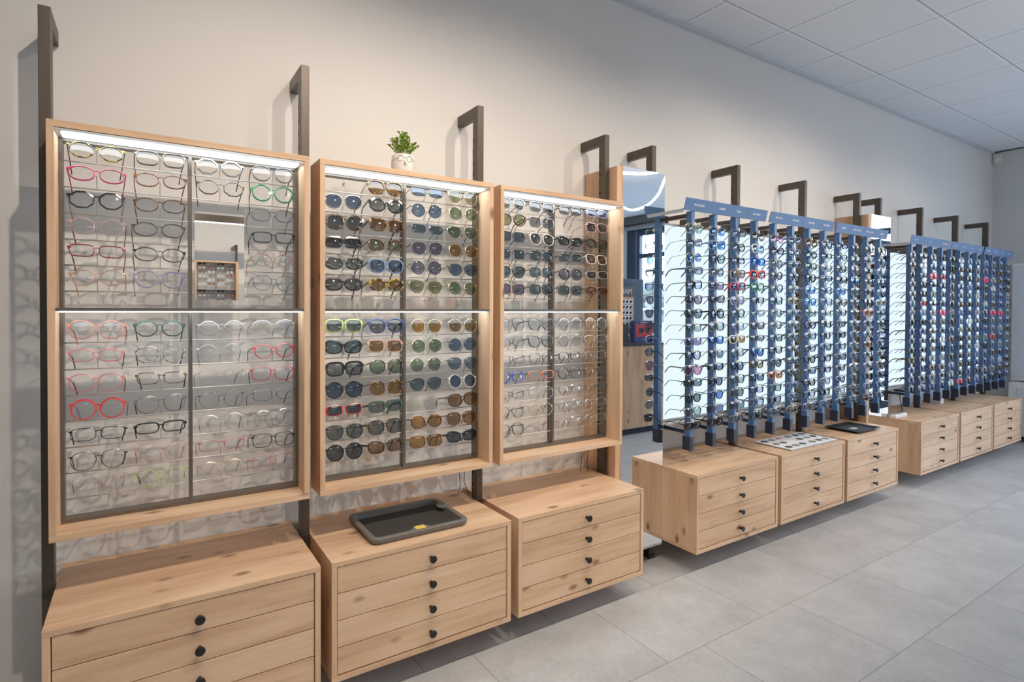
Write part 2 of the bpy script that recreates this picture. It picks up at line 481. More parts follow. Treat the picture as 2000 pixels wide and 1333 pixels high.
# shop front in the end wall: frame, mullions, transom, panes
yb = [WY0, 1.95, 3.35, 4.62, 5.892]
for i in range(4):
    y0, y1 = yb[i] + (.05 if i else .12), yb[i + 1] - .05
    root = bpy.data.objects.new('window_%d' % (i + 1), None); COL.objects.link(root); root.location = W(XR + .09, (y0 + y1) / 2, WZ0); st(root)
    X0, X1 = XR + .05, XR + .13
    m = MB().box(X0, X1, y0 - .07, y0, WZ0, WZ1).box(X0, X1, y1, y1 + .07, WZ0, WZ1)
    m.box(X0, X1, y0, y1, WZ0, WZ0 + .12).box(X0, X1, y0, y1, 1.396, WZ1).box(X0, X1, y0, y1, .969, 1.046)
    m.build('window_frame', NAVYFRAME, root)
    MB().box(XR + .085, XR + .091, y0, y1, WZ0 + .12, .969).build('pane', PANE, root)
    MB().box(XR + .085, XR + .091, y0, y1, 1.046, 1.396).build('pane', PANE, root)
st(MB().box(XR + .03, XR + .15, 5.94, WY1, WZ0, WZ1).build('trim_3', NAVYFRAME))
st(MB().box(XR - .14, XR - .002, WY0 - .2, WY1 + .06, 1.60, 1.735).build('trim_4', GREYBEAM))
o = MB().lathe([(.045, -2.45), (.045, 2.45)], W(XR - .08, 3.7, 1.535), (0, 1, 0), 16).build('roller_blind', ALU)
tag(o, 'rolled up pale grey blind above the shop window', 'blind')

# outside
st(MB().wbox(XR + .3, 60, -40, 30, -.2, -.05).build('ground', ASPHALT))
o = MB().wbox(42, 46, -34, 24, -.05, 4.6).wbox(41.8, 46.2, -34.2, 24.2, 4.6, 4.9).build('building', FARB); tag(o, 'long low blue grey building beyond the car park', 'building')
hb = MB()
for i in range(240):
    x, y, z = 24 + RND.uniform(-.7, .7), RND.uniform(-26, 4), RND.uniform(0, 2.6)
    r = RND.uniform(.35, .7)
    hb.lathe([(r * .4, -r * .8), (r, -.1 * r), (r * .7, .6 * r), (.05, r)], (x, y, z), (RND.uniform(-.4, .4), RND.uniform(-.4, .4), 1), 7)
o = hb.build('hedge', HEDGE); tag(o, 'rough green hedge beyond the car park', 'hedge', kind='stuff')


def car(x, y):
    root = thing('car', 'white car parked outside the shop window', 'car', (x, y, -.05))
    prof = [(-2.1, .35), (-2.15, .75), (-1.9, .9), (-1.2, .97), (-.55, 1.42), (.9, 1.46), (1.6, 1.05), (2.05, .95), (2.1, .4)]
    MB().prism([(x + 0.85, y + p, h - .05) for p, h in prof], (-1.7, 0, 0)).build('body', CARP, root, bevel=.06)
    gl = [(-1.02, 1.02), (-.5, 1.37), (.85, 1.40), (1.35, 1.06)]
    MB().prism([(x + .87, y + p, h - .05) for p, h in gl], (-1.74, 0, 0)).build('side_window', BLACKPL, root)
    for sx in (-.75, .75):
        for py in (-1.3, 1.35):
            MB().lathe([(.31, -.1), (.31, .1)], (x + sx, y + py, .26), (1, 0, 0), 18).build('wheel', BLACKPL, root)
    return root


car(12.5, -9.4)

# ------------------------------------------------------------------ wall posts with a hooked top
P0 = [-.2551, 2.3085, 4.866]; PP = .7406
GRP = ['tall display cases', 'middle blue rack', 'far blue rack']
POSTNOTE = [
    ['beside the case with the small mirror', 'between the small mirror case and the plant case', 'between the two cases of sunglasses', 'in front of the tall mirror\'s wooden side panel'],
    ['rising behind the first tall mirror', 'behind the header board marked POLAROID', 'behind the second header board of the middle rack', 'in front of the second tall mirror\'s wooden panel'],
    ['rising behind the second tall mirror', 'behind the first header board of the far rack', 'behind the second header board of the far rack', 'behind the last header board of the far rack'],
]
for g in range(3):
    for i in range(4):
        x = P0[g] + PP * i
        root = thing('wall_post', 'dark bronze hooked wall post ' + POSTNOTE[g][i], 'post', W(x + .015, .17, -FZ), 'hooked wall posts')
        MB().box(x, x + .03, .148, .194, -FZ + .02, .887).build('upright', BRONZE, root, bevel=.0015)
        MB().box(x, x + .03, .004, .148, .841, .887).build('hook_arm', BRONZE, root, bevel=.0015)
        MB().box(x - .006, x + .036, .142, .20, -FZ, -FZ + .02).build('foot', BLACKPL, root)
        h = MB()
        for k in range(-1, 42):
            z = .691 - .049 * k
            if z > .75: continue
            if -1.25 < z and (z < -.85): continue
            h.box(x - .0006, x + .0006, .1525, .1615, z - .006, z + .006)
        h.build('slot_pattern', HOLE, root)

# ------------------------------------------------------------------ floating drawer cabinets
DX = [-.2229, 2.3429, 4.8994]; DW = .7055
DT, DB, DY0, DY1 = -.842, -1.245, .012, .4795
DNOTE = ['under the case with the small mirror', 'with the black felt tray on top', 'under the sunglasses case beside the tall mirror',
         'beside the first tall mirror, its top bare', 'with the white lens sample boards on top', 'with the flat black tray on top',
         'with the white power strip on top', 'with the white adapter cube on top', 'at the far end by the white cabinet']
for g in range(3):
    for i in range(3):
        x0 = DX[g] + PP * i; x1 = x0 + DW; t = .018
        root = thing('drawer_cabinet', 'oak floating drawer cabinet of four drawers ' + DNOTE[g * 3 + i], 'cabinet', W((x0 + x1) / 2, .25, DB), 'floating drawer cabinets')
        MB().box(x0, x1, DY0, DY1, DT - t, DT).build('top_panel', WOODX, root, bevel=.001)
        MB().box(x0, x1, DY0, DY1, DB, DB + t).build('bottom_panel', WOODX, root, bevel=.001)
        MB().box(x0, x0 + t, DY0, DY1, DB + t, DT - t).build('side_panel', WOODZ, root, bevel=.001)
        MB().box(x1 - t, x1, DY0, DY1, DB + t, DT - t).build('side_panel', WOODZ, root, bevel=.001)
        MB().box(x0 + t, x1 - t, DY0, DY0 + .012, DB + t, DT - t).build('back_panel', BLACKPL, root)
        zt, zb = DT - t - .002, DB + t + .002
        hh = (zt - zb) / 4
        for k in range(4):
            a = zt - hh * k
            dr = MB().box(x0 + t + .0025, x1 - t - .0025, DY1 - .021, DY1 - .003, a - hh + .0028, a).build('drawer', WOODX, root, bevel=.0012)
            cz = a - hh / 2 - .001
            kb = MB().lathe([(.0065, 0), (.0058, .017), (.008, .018), (.0135, .0195), (.0138, .0235), (.012, .025)], W((x0 + x1) / 2 + .006, DY1 - .003, cz), (0, -1, 0), 22)
            sub(kb.build('knob', BLACKM, root), dr)

# ------------------------------------------------------------------ display cases on the first four posts
BT, BB, BY0, BY1 = .5207, -.6623, .199, .3346
RODZ = [.433, .3555, .278, .201, .124, .0465, -.108, -.188, -.266, -.343, -.4215, -.4985, -.5755]
STEM = [.108, .270, .440, .604]
RY = .222
CASENAME = ['with the small mirror', 'under the potted plant', 'beside the tall mirror']


def display_case(x0, label, mirror, curved):
    x1 = x0 + DW; t = .018
    root = thing('display_case', label, 'display case', W((x0 + x1) / 2, .25, BB), 'oak display cases')
    MB().box(x0, x1, BY0, BY1, BT - .0195, BT).build('top_panel', WOODX, root, bevel=.001)
    MB().box(x0, x1, BY0, BY1, BB, BB + .0195).build('bottom_panel', WOODX, root, bevel=.001)
    MB().box(x0, x0 + t, BY0, BY1, BB + .0195, BT - .0195).build('side_panel', WOODZ, root, bevel=.001)
    MB().box(x1 - t, x1, BY0, BY1, BB + .0195, BT - .0195).build('side_panel', WOODZ, root, bevel=.001)
    a, b_ = x0 + t + .0005, x1 - t - .0005
    zt, zb = BT - .02, BB + .02
    f = MB().box(a, a + .009, .200, .240, zb, zt).box(b_ - .009, b_, .200, .240, zb, zt).box(a + .009, b_ - .009, .200, .240, zb, zb + .012).box(a + .009, b_ - .009, .200, .240, zt - .014, zt)
    f.build('metal_frame', BRONZE2, root)
    xm = (a + b_) / 2
    MB().box(xm - .005, xm + .005, .200, .240, zb + .012, zt - .014).build('centre_bar', BRONZE2, root)
    lb = MB().box(a, b_, .242, .332, zt - .006, zt - .0005).build('light_bar', ALU, root)
    sub(MB().box(a + .012, b_ - .012, .254, .310, zt - .0085, zt - .0062).build('diffuser', LED, root), lb)
    sh = MB().box(a, b_, .241, .336, -.0125, -.0035).build('shelf', BRONZE2, root)
    sub(MB().box(a + .006, b_ - .006, .2435, .322, -.0165, -.0128).build('light_strip', LED2, root), sh)
    for z in RODZ:
        rod = MB().tube([W(a + .009, RY, z), W(b_ - .009, RY, z)], .0021, 8).build('display_rod', STEEL, root)
        for k, s in enumerate(STEM):
            if mirror and k == 2 and .02 < z < .30: continue
            X = x0 + s
            if curved:
                q = [W(X, RY, z - .001), W(X + .001, RY + .004, z + .012), W(X + .002, RY + .012, z + .024), W(X + .002, RY + .026, z + .032), W(X + .002, RY + .037, z + .033)]
                hm = MB(); w_ = (.005, .0045, .004, .0022, .0018)
                for j in range(len(q) - 1):
                    p, r = q[j], q[j + 1]
                    hm.add([p + Vector((-w_[j], 0, 0)), p + Vector((w_[j], 0, 0)), r + Vector((w_[j + 1], 0, 0)), r + Vector((-w_[j + 1], 0, 0))], [(0, 1, 2, 3)])
                hm.tube([q[-1] + Vector((-.002, 0, 0)), q[-1] + Vector((.002, 0, 0))], .0016, 6)
                sub(hm.build('holder', CLEARPL, root), rod)
            else:
                hm = MB().tube([W(X, RY, z - .001), W(X, RY + .006, z + .018), W(X, RY + .020, z + .033), W(X, RY + .026, z + .036)], .0011, 6)
                hm.tube([W(X - .0022, RY + .026, z + .0365), W(X + .0022, RY + .026, z + .0365)], .0016, 6)
                sub(hm.build('holder', STEEL, root), rod)
    return root


display_case(DX[0], 'oak wall display case of eyeglasses with a small mirror inside', True, False)
display_case(DX[0] + PP, 'oak wall display case of sunglasses with a potted plant on top', False, True)
display_case(DX[0] + 2 * PP, 'oak wall display case beside the tall mirror, sunglasses above, eyeglasses below', False, True)

# small mirror in the first case
mx0, mx1 = .1425, .2915
root = thing('small_mirror', 'small rectangular mirror clipped to the rods among the eyeglasses', 'mirror', W(.217, .226, .0235))
MB().box(mx0, mx1, .2246, .2276, .0235, .3155).build('backing', ALU, root)
MB().box(mx0 + .0004, mx1 - .0004, .2278, .2290, .0239, .3151).build('mirror_glass', MIRROR, root)

# ------------------------------------------------------------------ eyeglasses
SHAPES = {
    'round': dict(a=.0240, b=.0232, n=2.0), 'panto': dict(a=.0250, b=.0222, n=2.25, taper=.10), 'oval': dict(a=.0268, b=.0186, n=2.2),
    'rectangular': dict(a=.0275, b=.0162, n=3.6, taper=.05), 'square': dict(a=.0272, b=.0205, n=3.4, taper=.06), 'hexagonal': dict(a=.0272, b=.0222, poly=8),
    'cat eye': dict(a=.0278, b=.0192, n=2.7, cat=.24), 'pilot': dict(a=.0275, b=.0222, n=2.5, taper=.14, drop=1), 'oversized': dict(a=.0288, b=.0245, n=2.5, taper=.04),
    'slim': dict(a=.0280, b=.0138, n=3.4, taper=.03),
}


def outline(sh, side, n, k=1.):
    """points (x,z) of one lens, around its own centre; side +1 is the outer edge at +x"""
    d = SHAPES[sh]; a, b_ = d['a'] * k, d['b'] * k; pts = []
    for i in range(n):
        th = 2 * math.pi * i / n
        c, s = math.cos(th), math.sin(th)
        if 'poly' in d:
            q = d['poly']; ph = (th + math.pi / q) % (2 * math.pi / q) - math.pi / q
            r = math.cos(math.pi / q) / math.cos(ph); r = r * .82 + .18
            x, z = a * r * c, b_ * r * s * 1.02
        else:
            e = 2 / d['n']
            x = a * math.copysign(abs(c) ** e, c); z = b_ * math.copysign(abs(s) ** e, s)
        x *= 1 + d.get('taper', 0) * z / b_
        if 'cat' in d: z += d['cat'] * b_ * (x / a) * (.5 + .5 * z / b_)
        if d.get('drop'):
            z -= .10 * b_ * (1 - (x / a) ** 2) * (z < 0); x *= 1 - .08 * (z < -.4 * b_)
        pts.append((x * side, z))
    if side < 0: pts = pts[::-1]
    return pts


GC = {}


def glasses_parts(sh, t, n, k=1.):
    """bare meshes (no materials): frame front, right lens, left lens, temples; bridge at the origin, front looks to -y, temples run to +y"""
    key = (sh, t, n, k)
    if key in GC: return GC[key]
    d = SHAPES[sh]; a, b_ = d['a'] * k, d['b'] * k
    cx = a + (.0085 if t < .002 else .0075)
    dep = .0022 if t < .002 else .0036
    fr = MB(); lens = []
    dz = -b_ * .35
    for side in (1, -1):
        pts = outline(sh, side, n, k); c = Vector((cx * side, 0, dz)); m = len(pts)
        ring = []
        for i in range(m):
            p, q = Vector((*pts[i - 1], 0)), Vector((*pts[(i + 1) % m], 0))
            tg = (q - p).normalized(); nm = Vector((tg.y, -tg.x, 0))
            if nm.dot(Vector((*pts[i], 0))) < 0: nm = -nm
            w = t * (1.0 + (.5 if t > .003 and pts[i][1] > 0 else 0))
            pi = Vector((*pts[i], 0)); po = pi + nm * w
            ring.append((pi, po))
        vs = []
        for pi, po in ring:
            for pt, y in ((pi, -dep), (po, -dep * .8), (po, dep), (pi, dep)):
                vs.append(c + Vector((pt.x, y, pt.y)))
        fs = []
        for i in range(m):
            j = (i + 1) % m
            for s in range(4):
                fs.append((i * 4 + s, i * 4 + (s + 1) % 4, j * 4 + (s + 1) % 4, j * 4 + s))
        fr.add(vs, fs, 0, False)
        lm = MB(); vs = [c + Vector((0, -.0026, 0))]
        for f_, y in ((.55, -.0018), (1.0, 0.)):
            vs += [c + Vector((p[0] * f_, y, p[1] * f_)) for p in pts]
        fs = [(0, 1 + i, 1 + (i + 1) % m) for i in range(m)] + [(1 + i, 1 + m + i, 1 + m + (i + 1) % m, 1 + (i + 1) % m) for i in range(m)]
        lm.add(vs, fs, 0, True)
        lens.append(lm.mesh('lens', [None]))
        # end piece to the hinge
        hz = dz + b_ * .55
        x_in = cx + a * .90; hx = cx + a + t + .004
        fr.add([(side * x_in, -dep, hz - t * .9 - .001), (side * hx, -dep * .7, hz - t * .7 - .001), (side * hx, .006, hz - t * .7 - .001), (side * x_in, dep, hz - t * .9 - .001),
                (side * x_in, -dep, hz + t * .9 + .001), (side * hx, -dep * .7, hz + t * .7 + .001), (side * hx, .006, hz + t * .7 + .001), (side * x_in, dep, hz + t * .9 + .001)],
               [(0, 3, 2, 1), (4, 5, 6, 7), (0, 1, 5, 4), (1, 2, 6, 5), (2, 3, 7, 6), (3, 0, 4, 7)])
    # bridge and nose pads
    xb = cx - a * .93
    bz = dz + b_ * .42
    br = max(.0009, t * .62)
    fr.tube([(-xb, 0, bz - .001), (-xb * .5, -.001, bz + .0018), (0, -.0013, bz + .0026), (xb * .5, -.001, bz + .0018), (xb, 0, bz - .001)], br, 6)
    if t < .002:
        for s in (1, -1):
            fr.lathe([(.0022, -.0006), (.0022, .0006)], (s * .0075, .006, dz - .002), (s * .8, .5, 0), 8)
            fr.tube([(s * .0075, .006, dz - .002), (s * (cx - a * .97), .001, dz + .001)], .0005, 4)
    frame = fr.mesh('frame_front', [None])
    temples = []
    th = .0011 if t < .002 else (.0022 if t < .003 else .0044)
    tw = .0007 if t < .002 else .0013
    for side in (1, -1):
        tm = MB(); hx = side * (cx + a + t + .0028)
        path = [(hx, .004, hz, 1.0), (hx - side * .001, .045, hz, .85), (hx - side * .002, .092, hz - .001, .75), (hx - side * .004, .112, hz - .010, .9), (hx - side * .008, .138, hz - .036, 1.15)]
        if t < .002: path = [(x, y, z, (1, 1, 1, 1.9, 2.1)[i]) for i, (x, y, z, q) in enumerate(path)]
        vs = []
        for x, y, z, q in path:
            for sx, sz in ((-1, -1), (1, -1), (1, 1), (-1, 1)): vs.append((x + sx * tw, y, z + sz * th * q))
        fs = [(0, 1, 2, 3), (16, 19, 18, 17)] + [(i * 4 + s, i * 4 + 4 + s, i * 4 + 4 + (s + 1) % 4, i * 4 + (s + 1) % 4) for i in range(4) for s in range(4)]
        tm.add(vs, fs)
        temples.append(tm.mesh('temple', [None]))
    GC[key] = (frame, lens, temples)
    return GC[key]


def set_mat(o, m):
    o.material_slots[0].link = 'OBJECT'
    o.material_slots[0].material = m


def glasses(kind, sh, t, frm, lens, loc, rot, label, group, tip=None, n=30, k=1.):
    fm, lm, tm = glasses_parts(sh, t, n, k)
    root = thing(kind, label, kind, loc, group)
    root.rotation_euler = rot
    o = bpy.data.objects.new('frame_front', fm); COL.objects.link(o); o.parent = root; set_mat(o, FR[frm])
    for q in lm:
        o = bpy.data.objects.new('lens', q); COL.objects.link(o); o.parent = root; set_mat(o, LENS[lens])
    for q in tm:
        o = bpy.data.objects.new('temple', q); COL.objects.link(o); o.parent = root; set_mat(o, FR[tip or frm])
    return root


THIN, MID, THICK, BOLD = .0011, .0021, .0031, .0046
SH = dict(r='round', p='panto', o='oval', c='rectangular', s='square', h='hexagonal', e='cat eye', a='pilot', O='oversized', l='slim')
TH = dict(t=THIN, m=MID, k=THICK, b=BOLD)
# rows from the top; each pair: shape + thickness, frame, lens, (temples)
CASE = [
    # eyeglasses case
    """hm ytort clear black|sm gun clear|hk smoke clear grey|pm grey clear
om magenta clear|om btort clear dred|hm gun clear|rk green clear btort
hk black clear peach|om tort clear btort|-|ot gun clear
hm blush clear btort|om dtort clear tort|-|cm black clear
cm dred clear brown|om black clear tort|-|om blush clear
hm peach clear|pm lilac clear|-|pt steelblue clear grey
pm coral clear rose|hk dgreen clear|ht silver clear rose|pt silver clear brown
cm rose clear brown|pm spot clear black|rt clear clear black|hm red clear black
pm rose clear dred|cm tort clear black|pt blush clear black|sm crimson clear black
rk red clear lilac|pm grey clear black|rt gun clear black|ct gun clear black
cm black clear|lk black clear|rt silver clear black|rt silver clear black
pm dtort clear tort|pm blush clear peach|ct pinkred clear black|sm black clear
pt blush clear gun|hm lime clear dgreen|rt gold clear brown|pt rose clear black""",
    # sunglasses case
    """-|Ob tort brown clear|ct grey blue gun|at gold olive
pm smoke blue grey|hb black grey teal|rt gun blue|rt gold green
Ob dtort grey brown|sb tort brown dtort|ct steelblue teal|at gold green black
cb black dark|em btort olive|pm smoke violet grey|rt gold amber
ok black grey|Ok sky blue navy|rt gun violet|at gun blue
ob black grey tort|ob ytort brown tort|at gold olive|rt gold green
sk lime grey|pk navy grey black|rt gold amber|rt gold brown
eb black teal|sk peach brown blush|rt gold green|rt gun blue
sb black grey|pm dtort green|rt silver green|at grey teal
rk black blue|rm btort amber gun|at dgreen teal|rm white blue clear
cm red dark crimson|cb dgreen grey|-|pm dtort brown
pm black grey|Ok dtort grey|hm btort amber|pm btort brown
rk black dark|ek dtort brown black|sm btort amber|ek black dark""",
    # mixed case
    """am clear grey|sm smoke grey|cm grey grey|cm lav blue
pm dtort olive|sm smoke grey|-|sm blush dark
sm grey teal|pm white grey coral|em black dark|em black green
sm smoke teal|sm grey teal|cm grey teal|sm white brown
am gun teal|sm smoke teal|pm gun violet|cm clear dark
sm brown violet gold|sm grey teal|sm grey teal|cm brown brown
pt gun clear|pm grey clear|rt silver clear gun|rt silver clear gun
ot gun clear|pm gun clear|rt silver clear gun|ct silver clear gun
ct gun clear|pt gun clear|cm grey clear gun|ct silver clear gun
sm blue clear|cm orange clear grey|pm grey clear gun|ct gun clear
ct gun clear|rt silver clear|ct smoke clear gun|ct gun clear
at gun clear|rt gold clear gun|rt silver clear gun|ct silver clear gun
pm gun clear|-|ct blush clear gun|ct silver clear gun"""]
for ci, spec in enumerate(CASE):
    x0 = DX[0] + PP * ci
    for ri, line in enumerate(spec.split('\n')):
        for k, cell in enumerate(line.split('|')):
            if cell == '-': continue
            p = cell.split()
            sh, t, frm, ln = SH[p[0][0]], TH[p[0][1]], p[1], p[2]
            tip = p[3] if len(p) > 3 else None
            kind = 'eyeglasses' if ln == 'clear' else 'sunglasses'
            row = (ORD[ri] + ' row above shelf') if ri < 6 else (ORD[ri - 6] + ' row below shelf')
            lab = f"{FRWORD[frm]} {sh} {kind}, {ORD[k]} in {row}, case {CASENAME[ci]}"
            a_ = SHAPES[sh]['a']
            scale = (RND.uniform(.0695, .0725) + (.001 if kind == 'sunglasses' else 0) - .0115 - t) / 2 / a_
            scale = round(min(scale, 1.16), 3)
            loc = W(x0 + STEM[k] + RND.uniform(-.003, .003), RY + .030, RODZ[ri] + (.0465 if ri else .0365) + RND.uniform(-.0015, .002))
            rot = (math.radians(-11 + RND.uniform(-2.5, 2.5)), math.radians(RND.uniform(-1.5, 1.5)), math.radians(RND.uniform(-4, 4)))
            glasses(kind, sh, t, frm, ln, loc, rot, lab, f"{kind} in the oak case {CASENAME[ci]}", tip, 32, scale)

# ------------------------------------------------------------------ tall mirrors on their wooden boards
for i, (px, mx0, mx1, lab) in enumerate([(2.000, 2.037, 2.3425, 'tall narrow mirror on an oak board between the oak cases and the middle blue rack'),
                                         (4.5612, 4.595, 4.8985, 'tall narrow mirror on an oak board between the middle and the far blue rack')]):
    root = thing('tall_mirror', lab, 'mirror', W((px + mx1) / 2, .24, -1.267), 'tall mirrors')
    dy = 0.
    MB().box(px, px + .018, .004, .228 + dy, -1.267, .7225).build('side_board', WOODZ, root, bevel=.001)
    MB().box(px, mx1 - .003, .229 + dy, .248 + dy, -1.267, .7225).build('backing_board', WOODZ, root, bevel=.001)
    MB().box(mx0, mx1, .2482 + dy, .2522 + dy, -1.267, .7235).build('mirror_glass', MIRROR, root)

# ------------------------------------------------------------------ blue racks: light panels, rods, header boards
RX = [2.43, 4.968]; RSP = [.185, .184]
RZ = [.43 - .0737 * i for i in range(15)]
RACK = ['middle rack', 'far rack']
SIGN = [[['POLAROID', 'HUGO', 'BOSS', 'RAY-BAN'], ['RAY-BAN', 'RAY-BAN', 'RAY-BAN', 'RAY-BAN'], ['VOGUE', 'EMPORIO ARMANI', 'EMPORIO ARMANI', 'GUESS']],
        [['RALPH', 'CK', 'SWAROVSKI'], ['BOSS', 'BOSS', 'BOSS', 'BOSS'], ['POLAROID', 'RALPH', 'BOSS', 'DIOR']]]
SEAMS = [[[.75], [.49, .755], [.255, .5, .75]], [[.33, .66], [], []]]
for g in range(2):
    gx0 = DX[g + 1]
    for i in range(3):
        a = gx0 + PP * i + .002; b_ = a + DW - .004
        # lit panel between two posts
        root = thing('light_panel', f"glowing pale blue light panel behind the {ORD[i]} bay of the {RACK[g]}", 'light panel', W((a + b_) / 2, .12, -.635), 'rack light panels')
        fr = MB().box(a, b_, .10, .142, .476, .488).box(a, b_, .10, .142, -.637, -.625).box(a, a + .008, .10, .142, -.625, .476).box(b_ - .008, b_, .10, .142, -.625, .476).box(a, b_, .10, .104, -.625, .476)
        fr.build('panel_frame', ALU, root)
        MB().box(a + .008, b_ - .008, .130, .138, -.625, .476).build('diffuser', PANELGLOW, root)
        MB().box(a, b_, .146, .195, -.652, -.640).box(a, b_, .10, .146, -.652, -.640).build('ledge', plain('ledge_%d%d' % (g, i), (.50, .42, .37), .4), root)
        # header board, leaning out at its top
        sx0, sx1 = (gx0 + PP * i - .003, gx0 + PP * i + DW - .002) if g == 0 else (4.906 + .735 * i, 4.906 + .735 * i + .70)
        zt, zb, yt, yb_ = .5765, .5145, .4005, .3855
        note = SIGN[g][i]
        lab = f"slate blue header board with white brand lettering over the {ORD[i]} bay of the {RACK[g]}"
        root = thing('header_board', lab, 'sign', W((sx0 + sx1) / 2, .39, zb), 'rack header boards')
        vs = [W(sx0, yb_, zb), W(sx1, yb_, zb), W(sx1, yt, zt), W(sx0, yt, zt), W(sx0, yb_ - .004, zb), W(sx1, yb_ - .004, zb), W(sx1, yt - .004, zt), W(sx0, yt - .004, zt)]
        m = MB().add(vs, [(0, 1, 2, 3), (7, 6, 5, 4), (3, 2, 6, 7), (0, 4, 5, 1), (1, 5, 6, 2), (0, 3, 7, 4)])
        m.build('board', NAVYSIGN, root)
        tilt = math.atan2(yt - yb_, zt - zb)
        sm = MB()
        for s in SEAMS[g][i]:
            x = sx0 + s * (sx1 - sx0)
            p0, p1 = W(x, yb_ + .0004, zb + .001), W(x, yt + .0004, zt - .001)
            sm.add([p0, p0 + Vector((.0025, 0, 0)), p1 + Vector((.0025, 0, 0)), p1], [(0, 1, 2, 3)])
        if SEAMS[g][i]: sm.build('seam', NAVYDARK, root)
        k = len(note)
        for j, w in enumerate(note):
            fx = (j + .5) / k
            if g == 0 and i == 0: fx = [.155, .42, .63, .86][j]
            if g == 1 and i == 0: fx = [.13, .49, .87][j]
            p = W(sx0 + fx * (sx1 - sx0), (yt + yb_) / 2 + .0008, (zt + zb) / 2)
            text('lettering', w, .0125 if len(w) > 9 else .0165, LETTER, face_room(p, tilt), root)
    # upright rods, each carried on an upper and a lower arm
    for j in range(12):
        xr = RX[g] + RSP[g] * j; xl = xr - .025
        lab = f"upright navy display rod, {ORD[j]} rod of the {RACK[g]}, loaded with " + ('sunglasses' if g == 0 else 'spectacle frames')
        root = thing('rack_display_rod', lab, 'display rod', W(xr - .0125, .362, -.742), f"rods of the {RACK[g]}")
        MB().box(xl, xr, .344, .380, -.735, .516).build('rod', NAVY, root, bevel=.001)
        MB().box(xl + .004, xr - .004, .196, .344, .484, .506).box(xl - .002, xr + .002, .1445, .2, .474, .514).build('upper_arm', BRONZE, root)
        MB().box(xl + .004, xr - .004, .196, .344, -.66, -.640).build('lower_arm', NAVYDARK, root)
        MB().box(xl - .001, xr + .001, .333, .3825, -.745, -.672).build('lock_box', NAVYDARK, root, bevel=.001)
        if j == 0:
            cm = MB()
            cm.box(xr - .0198, xr - .0132, .3804, .398, RZ[0] + .0095, RZ[0] + .025)
            cm.box(xr - .0188, xr - .0142, .3804, .383, RZ[0] - .010, RZ[0] + .0095)
            clip = cm.mesh('clip', [WHITEPL], W(xr - .0125, .362, RZ[0]))
        for z in RZ:
            c = bpy.data.objects.new('clip', clip); COL.objects.link(c); c.parent = root; c.location = W(xr - .0125, .362, z) - root.location

# header side struts at the open ends
for g, xs in enumerate((2.3445, 4.906)):
    o = MB().box(xs, xs + .004, .146, .378, .506, .524).build('side_strut', ALU)
    tag(o, f"thin metal strut running back to the wall under the header of the {RACK[g]}", 'strut')

FS = ['grey', 'slate', 'black', 'navy', 'smoke', 'grey', 'slate', 'gun', 'steelblue', 'black']  # slate and blue-grey tones put the light panels' haze into the frames
LS = ['sage', 'mist', 'teal', 'violet', 'sage', 'mist', 'blue', 'grey', 'sage', 'teal']
SS = ['square', 'panto', 'rectangular', 'pilot', 'square', 'panto', 'cat eye', 'round', 'square', 'rectangular']
SPECIAL = {(0, 0): ('gold', 'sage', 'pilot'), (0, 2): ('gold', 'sky', 'round'), (0, 8): ('lav', 'violet', 'square'), (0, 10): ('smoke', 'pink', 'pilot'), (0, 14): ('black', 'dark', 'square'),
           (1, 0): ('gold', 'sky', 'pilot'), (1, 1): ('sky', 'sky', 'square'), (1, 8): ('navy', 'sky', 'square'), (1, 12): ('slate', 'sky', 'panto'), (1, 14): ('black', 'dark', 'square'),
           (2, 3): ('peach', 'grey', 'panto'), (2, 4): ('pinkred', 'blue', 'square'), (2, 8): ('white', 'brown', 'square'), (2, 5): ('clear', 'violet', 'panto'),
           (3, 0): ('gun', 'brown', 'pilot'), (3, 1): ('white', 'sky', 'panto'), (3, 2): ('blue', 'sky', 'square'), (3, 3): ('red', 'teal', 'cat eye'), (3, 4): ('green', 'sage', 'square'), (3, 9): ('navy', 'sky', 'round'), (3, 10): ('tort', 'olive', 'panto'),
           (4, 0): ('silver', 'pink', 'pilot'), (4, 11): ('orange', 'brown', 'square'), (5, 5): ('gold', 'brown', 'round'), (5, 11): ('slate', 'green', 'panto'), (5, 14): ('gold', 'brown', 'round'),
           (6, 0): ('btort', 'olive', 'panto'), (6, 4): ('lav', 'sky', 'round'), (6, 5): ('sky', 'sky', 'round'), (8, 4): ('sky', 'sky', 'round'), (8, 12): ('navy', 'violet', 'panto'),
           (9, 3): ('navy', 'sky', 'square'), (10, 6): ('coral', 'dark', 'square'), (10, 9): ('btort', 'brown', 'square'), (10, 14): ('btort', 'dark', 'square'), (11, 5): ('white', 'grey', 'square'), (11, 11): ('brown', 'dark', 'square')}
for j in range(12):
    for r in range(15):
        frm, ln, sh = FS[RND.randrange(10)], LS[RND.randrange(10)], SS[RND.randrange(10)]
        if (j, r) in SPECIAL: frm, ln, sh = SPECIAL[(j, r)]
        t = THIN if frm in ('gold', 'silver', 'gun') else (BOLD if (j, r) == (3, 3) else RND.choice((MID, MID, THICK)))
        lab = f"{FRWORD[frm]} {sh} sunglasses, {LENSWORD[ln]} lenses, {ORD[j]} rod of middle rack, {ORD[r]} row down"
        loc = W(RX[0] + RSP[0] * j - .0165 + RND.uniform(-.002, .002), .390, RZ[r] + RND.uniform(-.003, .002))
        rot = (math.radians(RND.uniform(-4, 3)), math.radians(RND.uniform(-2, 2)), math.radians(RND.uniform(-4, 4)))
        glasses('sunglasses', sh, t, frm, ln, loc, rot, lab, 'sunglasses on the middle rack', None, 20, RND.choice((.98, 1.0, 1.03)))

